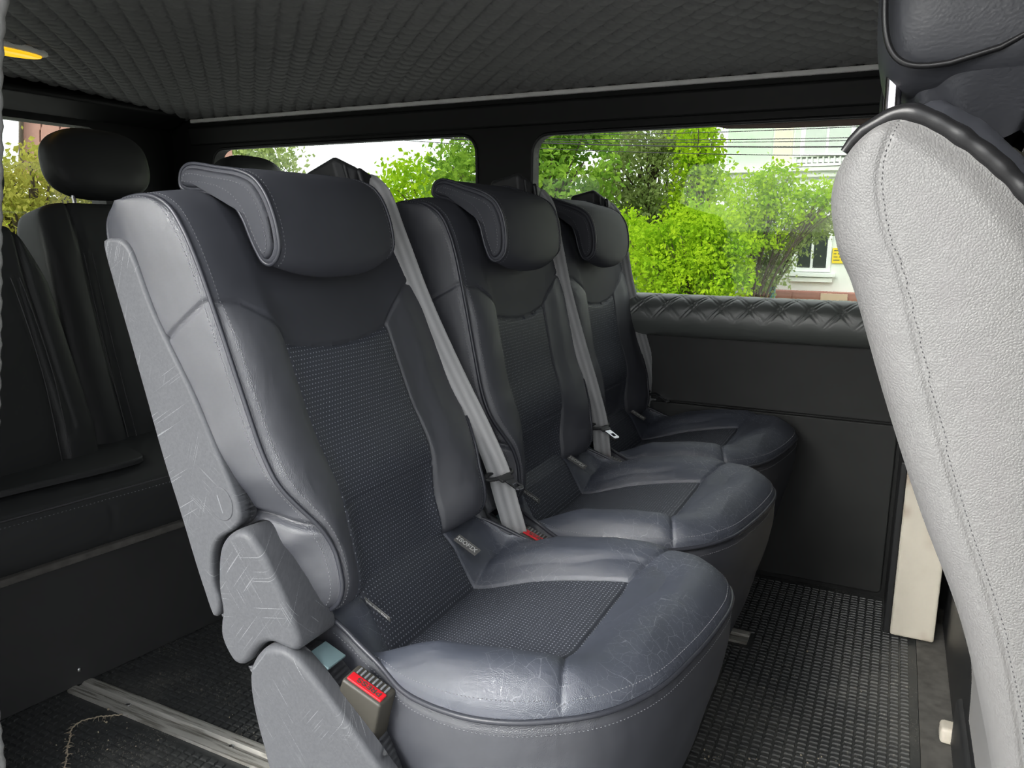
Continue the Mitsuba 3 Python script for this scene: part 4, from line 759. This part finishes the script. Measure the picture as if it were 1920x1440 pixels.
def window(x0, x1, z0, z1, dark, sill=True):
    w = face('window', x0-.10, x1+.10, z0-.10, z1+.10, .09, 'window_white', wa)
    n = 2; pw = (x1-x0-.06*(n-1))/n
    for k in range(n): face('pane', x0+k*(pw+.06), x0+k*(pw+.06)+pw, z0, z1, .105, dark, w, .002)
    if sill:
        face('sill', x0-.22, x1+.22, z0-.21, z0-.12, .22, 'window_white', w); face('sill', x0-.16, x1+.16, z0-.34, z0-.24, .14, 'window_white', w)
window(-2.17, -1.52, .16, 1.38, 'window_dark'); window(-2.20, -1.22, 2.80, 4.3, 'curtain_pale'); window(1.9, 2.85, 2.80, 4.3, 'curtain_pale'); window(.9, 1.9, .16, 1.4, 'window_dark'); window(4.2, 5.2, .16, 1.4, 'window_dark'); window(4.0, 5.0, 2.8, 4.3, 'curtain_pale')
for x0 in (-2.42, 1.7):
    rl = face('balcony', x0, x0+1.45, 2.50, 2.56, .30, 'plaster_white', wa)
    face('handrail', x0, x0+1.45, 2.72, 2.76, .30, 'plaster_white', rl)
    for k in range(12): obj('baluster', tube([(x0+.06+k*.121, FY-.25, 2.55), (x0+.06+k*.121, FY-.25, 2.73)], .022, 6), 'plaster_white', rl, smooth=40)
pl = obj('plinth', boxm((-3.45, 19.60, GZ0), (13.0, 20.02, -.40)), 'plinth_red', bl)
for k, x in enumerate(np.arange(-3.42, 3.0, .62)): obj('stone_slab', rbox((x+.30, 19.592, -.60), (.59, .03, .36), .008, 2), 'plinth_stone' if k % 4 == 3 else 'plinth_red', pl, smooth=False)
sg = thing('notice_sign', 'yellow notice board on the building beside the lower window', 'sign')
obj('board', rbox((-1.235, 19.965, .45), (.33, .03, .36), .006, 2), 'sign_yellow', sg, smooth=False)
for r_, ws in enumerate(((.10, .08, .05), (.06, .13), (.09, .05, .06), (.14, .07))):
    x = -1.37
    for w_ in ws: obj('print', boxm((x, 19.945, .56-r_*.075), (x+w_, 19.951, .582-r_*.075)), 'sign_print', sg, smooth=False); x += w_+.03
a = np.linspace(0, 2*np.pi, 25)[:-1]; rings = [(.0, -.398), (.085, -.398), (.115, -.25), (.135, -.25), (.135, -.21), (.12, -.21), (.10, -.235), (.0, -.235)]
V = np.vstack([np.stack([-2.77+max(r_, .001)*np.cos(a), 19.76+max(r_, .001)*np.sin(a), 0*a+z], 1) for r_, z in rings]); c = V.mean(0); v_, f_ = fixw(V-c, gridf(len(rings), 24, wv=True))
obj('flower_pot', (v_+c, f_), 'terracotta', smooth=40, label='small terracotta pot on the ledge at the foot of the building', cat='pot')
# teal wire fence
fe = thing('garden_fence', 'teal wire mesh fence with square posts along the street', 'fence')
posts = [-9.65, -7.54, -5.46, -3.38, -2.36, -1.62]
for x in posts: obj('post', rbox((x, 12.0, -.14), (.075, .06, 1.32), .008, 2), 'fence_teal', fe, smooth=False)
obj('top_rail', rbox(((posts[0]+posts[-1])/2, 12.0, .47), (posts[-1]-posts[0], .04, .045), .008, 2), 'fence_teal', fe, smooth=False)
for x0, x1 in zip(posts[:-1], posts[1:]):
    ws = [boxm((x-.004, 11.996, -.72), (x+.004, 12.004, .47)) for x in np.arange(x0+.09, x1-.04, .055)]+[boxm((x0, 11.994, z), (x1, 12.002, z+.008)) for z in np.arange(-.7, .46, .12)]
    obj('wire_mesh', cat(*ws), 'fence_teal', fe, smooth=False, kind='stuff')
# overhead cables
CABLES = ('thick dark overhead cable in front of the pale green building', 'thin overhead cable second above the thick one', 'thin overhead cable just above the thick one', 'thin overhead cable third from the top of the bundle', 'lowest thin overhead cable, below the thick one', 'thin overhead cable second from the top', 'topmost thin overhead cable, close under the window edge')
for k, (z0, z1, r_) in enumerate(((2.62, 2.40, .013), (2.72, 2.56, .007), (2.66, 2.50, .007), (2.80, 2.74, .007), (2.46, 2.20, .007), (2.94, 2.92, .006), (3.02, 3.06, .006))):
    x = np.linspace(-9, 5, 40); z = 1+.6*(z0-1+(z1-z0)*(x/.6+4.6)/5.4+.0035*(x/.6+2)**2-.02)
    obj('overhead_cable', tube(np.stack([x, 0*x+9.05-.07*k, z], 1), r_*.6, 5), 'wire', smooth=True, label=CABLES[k], cat='cable', group='overhead cables')
# trees
def leaves(blobs, n, size, seed, spread=.16, ncl=260):
    g = np.random.default_rng(seed); tot = sum(np.prod(b[1])**(2/3) for b in blobs); P = []
    for c, r in blobs:
        m = max(20, int(ncl*np.prod(r)**(2/3)/tot)); d = g.normal(size=(m, 3)); d /= np.linalg.norm(d, axis=1, keepdims=True)
        cc = np.array(c)+d*np.array(r)*(.45+.55*g.random((m, 1))**.5); k = max(1, int(n*np.prod(r)**(2/3)/tot/m))
        P.append((cc[:, None]+g.normal(size=(m, k, 3))*spread*np.array([1, 1, .75])).reshape(-1, 3))
    P = np.vstack(P); m = len(P); s = size*(.6+.8*g.random((m, 1)))
    a = g.normal(size=(m, 3)); a[:, 2] -= .3; a /= np.linalg.norm(a, axis=1, keepdims=True); b = np.cross(a, g.normal(size=(m, 3))); b /= np.linalg.norm(b, axis=1, keepdims=True); c = np.cross(a, b)
    V = np.stack([P, P+a*s*.5+b*s*.30+c*s*.08, P+a*s, P+a*s*.5-b*s*.30+c*s*.08], 1).reshape(-1, 3)
    return V, (np.arange(m)[:, None, None]*4+np.array([[0, 1, 2], [0, 2, 3]])[None]).reshape(-1, 3)
def tree(name, label, mat, blobs, n, size, seed, base, cat_='tree', group=None, spread=.16, ncl=260, tr=.09):
    t = thing(name, label, cat_, group); obj('foliage', leaves(blobs, n, size, seed, spread, ncl), mat, t, smooth=False)
    g = np.random.default_rng(seed+50); b = np.array([base[0], base[1], GZ0-.05]); ms = []
    for c, r in blobs:
        c = np.array(c); mid = b+(c-b)*np.array([.35, .35, .55]); p = spline([b, mid, c], 24); ms.append(tube(p, np.linspace(tr, tr*.3, 24), 7))
        for k in range(9):
            d = g.normal(size=3); d[2] = abs(d[2])*.6; d /= np.linalg.norm(d); s0 = p[10+k]; ms.append(tube(spline([s0, (s0+c)/2+d*np.array(r)*.3, c+d*np.array(r)*.8], 12), np.linspace(tr*.35, tr*.08, 12), 5))
    obj('trunk', cat(*ms), 'bark', t, smooth=True)
tree('chestnut_tree', 'tall dense green tree standing behind the pillar between the two side windows', 'leaf_green', [((-7.2, 14.0, 2.2), (1.5, 1.2, 1.5)), ((-5.75, 13.6, 2.0), (1.05, 1.0, 1.25)), ((-6.4, 13.6, .7), (1.6, 1.0, .9)), ((-7.6, 14.2, .5), (.9, .8, .8)), ((-6.4, 14.4, 3.3), (1.5, 1.2, 1.1))], 20000, .13, 1, (-6.5, 14), spread=.17, ncl=420)
tree('acacia_tree', 'airy grey green tree between the chestnut and the building', 'leaf_grey', [((-5.3, 17.0, 2.3), (1.0, .9, 1.1)), ((-4.5, 16.8, 1.9), (.9, .8, 1.4)), ((-6.0, 17.2, 1.4), (1.0, .8, 1.2)), ((-4.9, 16.6, .6), (1.2, .8, 1.0)), ((-5.0, 17.0, 3.0), (.8, .8, .55))], 13000, .105, 2, (-5.0, 17), spread=.17, ncl=400)
tree('maple_tree', 'yellow green tree at the corner of the building', 'leaf_lime', [((-3.75, 16.0, 2.6), (.42, .5, .75)), ((-3.7, 16.0, 1.5), (.55, .6, 1.1)), ((-3.9, 15.9, .6), (.6, .6, .8))], 7000, .10, 3, (-3.7, 16), spread=.13, ncl=200)
tree('lime_bush', 'bright lime green bush above the teal fence', 'leaf_lime', [((-2.55, 10.4, .75), (.60, .5, .62)), ((-2.05, 10.2, .85), (.42, .4, .50)), ((-2.95, 10.5, .62), (.40, .4, .55)), ((-2.35, 10.2, .25), (.45, .4, .35)), ((-3.6, 11.0, .72), (.55, .4, .55)), ((-1.95, 10.1, .45), (.30, .3, .35))], 16000, .062, 4, (-2.4, 10.3), 'bush', spread=.085, ncl=420, tr=.035)
tree('young_maple', 'young yellow green tree with slender branches in front of the white wall', 'leaf_lime', [((-1.80, 11.0, 1.40), (.36, .35, .36)), ((-1.30, 11.0, 1.30), (.48, .35, .22)), ((-.85, 11.0, 1.48), (.40, .3, .18)), ((-1.52, 11.0, 1.66), (.26, .3, .20)), ((-1.66, 11.0, .92), (.34, .3, .22))], 5600, .060, 5, (-1.80, 11.0), 'tree', spread=.075, ncl=240, tr=.022)
tree('grey_shrub', 'thin greyish shrub leaning in front of the lower window', 'leaf_grey', [((-1.55, 11.4, .72), (.38, .3, .26)), ((-1.10, 11.4, 1.10), (.30, .3, .20)), ((-1.75, 11.4, .42), (.30, .25, .25))], 4200, .055, 6, (-1.78, 11.4), 'shrub', spread=.085, ncl=170, tr=.016)
tree('pale_shrub', 'pale drooping shrub at the foot of the lime bush behind the fence', 'leaf_grey', [((-3.05, 11.6, .12), (.42, .3, .32)), ((-2.65, 11.6, -.02), (.40, .3, .35)), ((-3.5, 12.6, .1), (.6, .3, .4))], 6000, .07, 7, (-2.9, 11.6), 'shrub', spread=.09, ncl=200, tr=.02)
tree('distant_tree', 'distant green tree behind the rear corner of the van', 'leaf_grey', [((-25.6, 25.0, 3.4), (2.0, 1.2, 1.5)), ((-23.8, 25, 3.2), (1.3, 1.0, 1.5)), ((-28.0, 25, 3.0), (1.6, 1.2, 1.5)), ((-24.8, 25, 1.6), (2.6, 1.2, 1.6))], 9000, .22, 8, (-25, 25), spread=.35, ncl=260, tr=.16)
tree('tall_tree', 'leafy tree seen low through the first side window beside the belt of the nearest seat', 'leaf_lime', [((-9.6, 15.0, 1.55), (1.2, 1.0, 1.0)), ((-8.6, 14.6, .8), (1.0, .9, .9)), ((-10.6, 15.4, .7), (1.0, .9, .8))], 9000, .12, 9, (-9.4, 15), spread=.19, ncl=260)
tree('golden_tree', 'golden leaved tree behind the tailgate window', 'leaf_gold', [((-9.2, 5.85, 1.45), (.6, .50, .52)), ((-9.0, 5.35, 1.0), (.6, .45, .45)), ((-9.1, 5.45, 1.42), (.4, .30, .30)), ((-9.4, 6.5, 1.35), (.7, .55, .60)), ((-9.0, 4.9, .5), (.6, .6, .5)), ((-9.2, 6.0, .6), (.8, .8, .6)), ((-9.6, 7.4, 1.2), (.8, .7, .7))], 15000, .075, 10, (-9.2, 5.9), spread=.10, ncl=420)
tree('yellow_bush', 'yellow green bush low behind the rear bench', 'leaf_lime', [((-7.6, 3.9, .55), (.5, .5, .45)), ((-7.4, 4.3, .30), (.4, .4, .4)), ((-7.8, 3.0, .5), (.5, .6, .5))], 6000, .07, 12, (-7.6, 4.2), 'bush', spread=.1, ncl=200, tr=.03)
# house behind the van, its gable turned away
ho = thing('house', 'house with a reddish tiled roof behind the golden tree', 'house')
obj('wall', boxm((-19.6, 9.6, GZ0), (-14.8, 12.2, 2.1)), 'plaster_cream', ho)
obj('wall', boxm((-14.81, 10.4, .4), (-14.74, 11.4, 1.7)), 'window_dark', ho)
th = math.radians(33); rf = obj('roof', (lambda m: m)(hull([(-14.2, y, 2.0) for y in (9.25, 12.6)]+[(-17.2, y, 6.2) for y in (9.25, 12.6)]+[(-20.2, y, 2.0) for y in (8.95, 12.6)], .06, 8)), 'roof_tile', ho, smooth=30)
ups, out = np.array([-3.0, 0, 4.2])/5.161, np.array([4.2, 0, 3.0])/5.161; RT = np.stack([ups, [0, 1, 0], out], 1); RT[:, 1] = np.cross(out, ups)
tile = None
for r_ in range(12):
    for c_ in range(12):
        p = np.array([-14.2, 9.34+c_*.30+(r_ % 2)*.02, 2.0])+out*.085+ups*(.05+r_*.34)
        m = rbox((0, 0, 0), (.40, .275, .035), .008, 2, RT@rot([0, 1, 0], 0)); 
        if tile is None: tile = mikit.ply(m, 'roof_tile', smooth=False)
        k = numbered(rf+'__tile'); scene[k] = {**tile, 'to_world': T4().translate((p+out*.012*(1 if c_ % 2 else .4)).tolist())}
obj('barge_board', (lambda m: m)(hull([(-14.05, 9.2, 1.9), (-14.05, 9.2, 2.14), (-17.2, 9.2, 6.2), (-17.2, 9.2, 6.5)], .03, 8)), 'bark', ho, smooth=30)

MH = T4().translate([-14.2, 8.95, 0]) @ T4().rotate([0, 0, 1], -40) @ T4().translate([14.2, -9.25, 0])
for k in [k for k in scene if k.startswith(ho+'__')]: scene[k] = {**scene[k], 'to_world': MH @ scene[k].get('to_world', T4())}
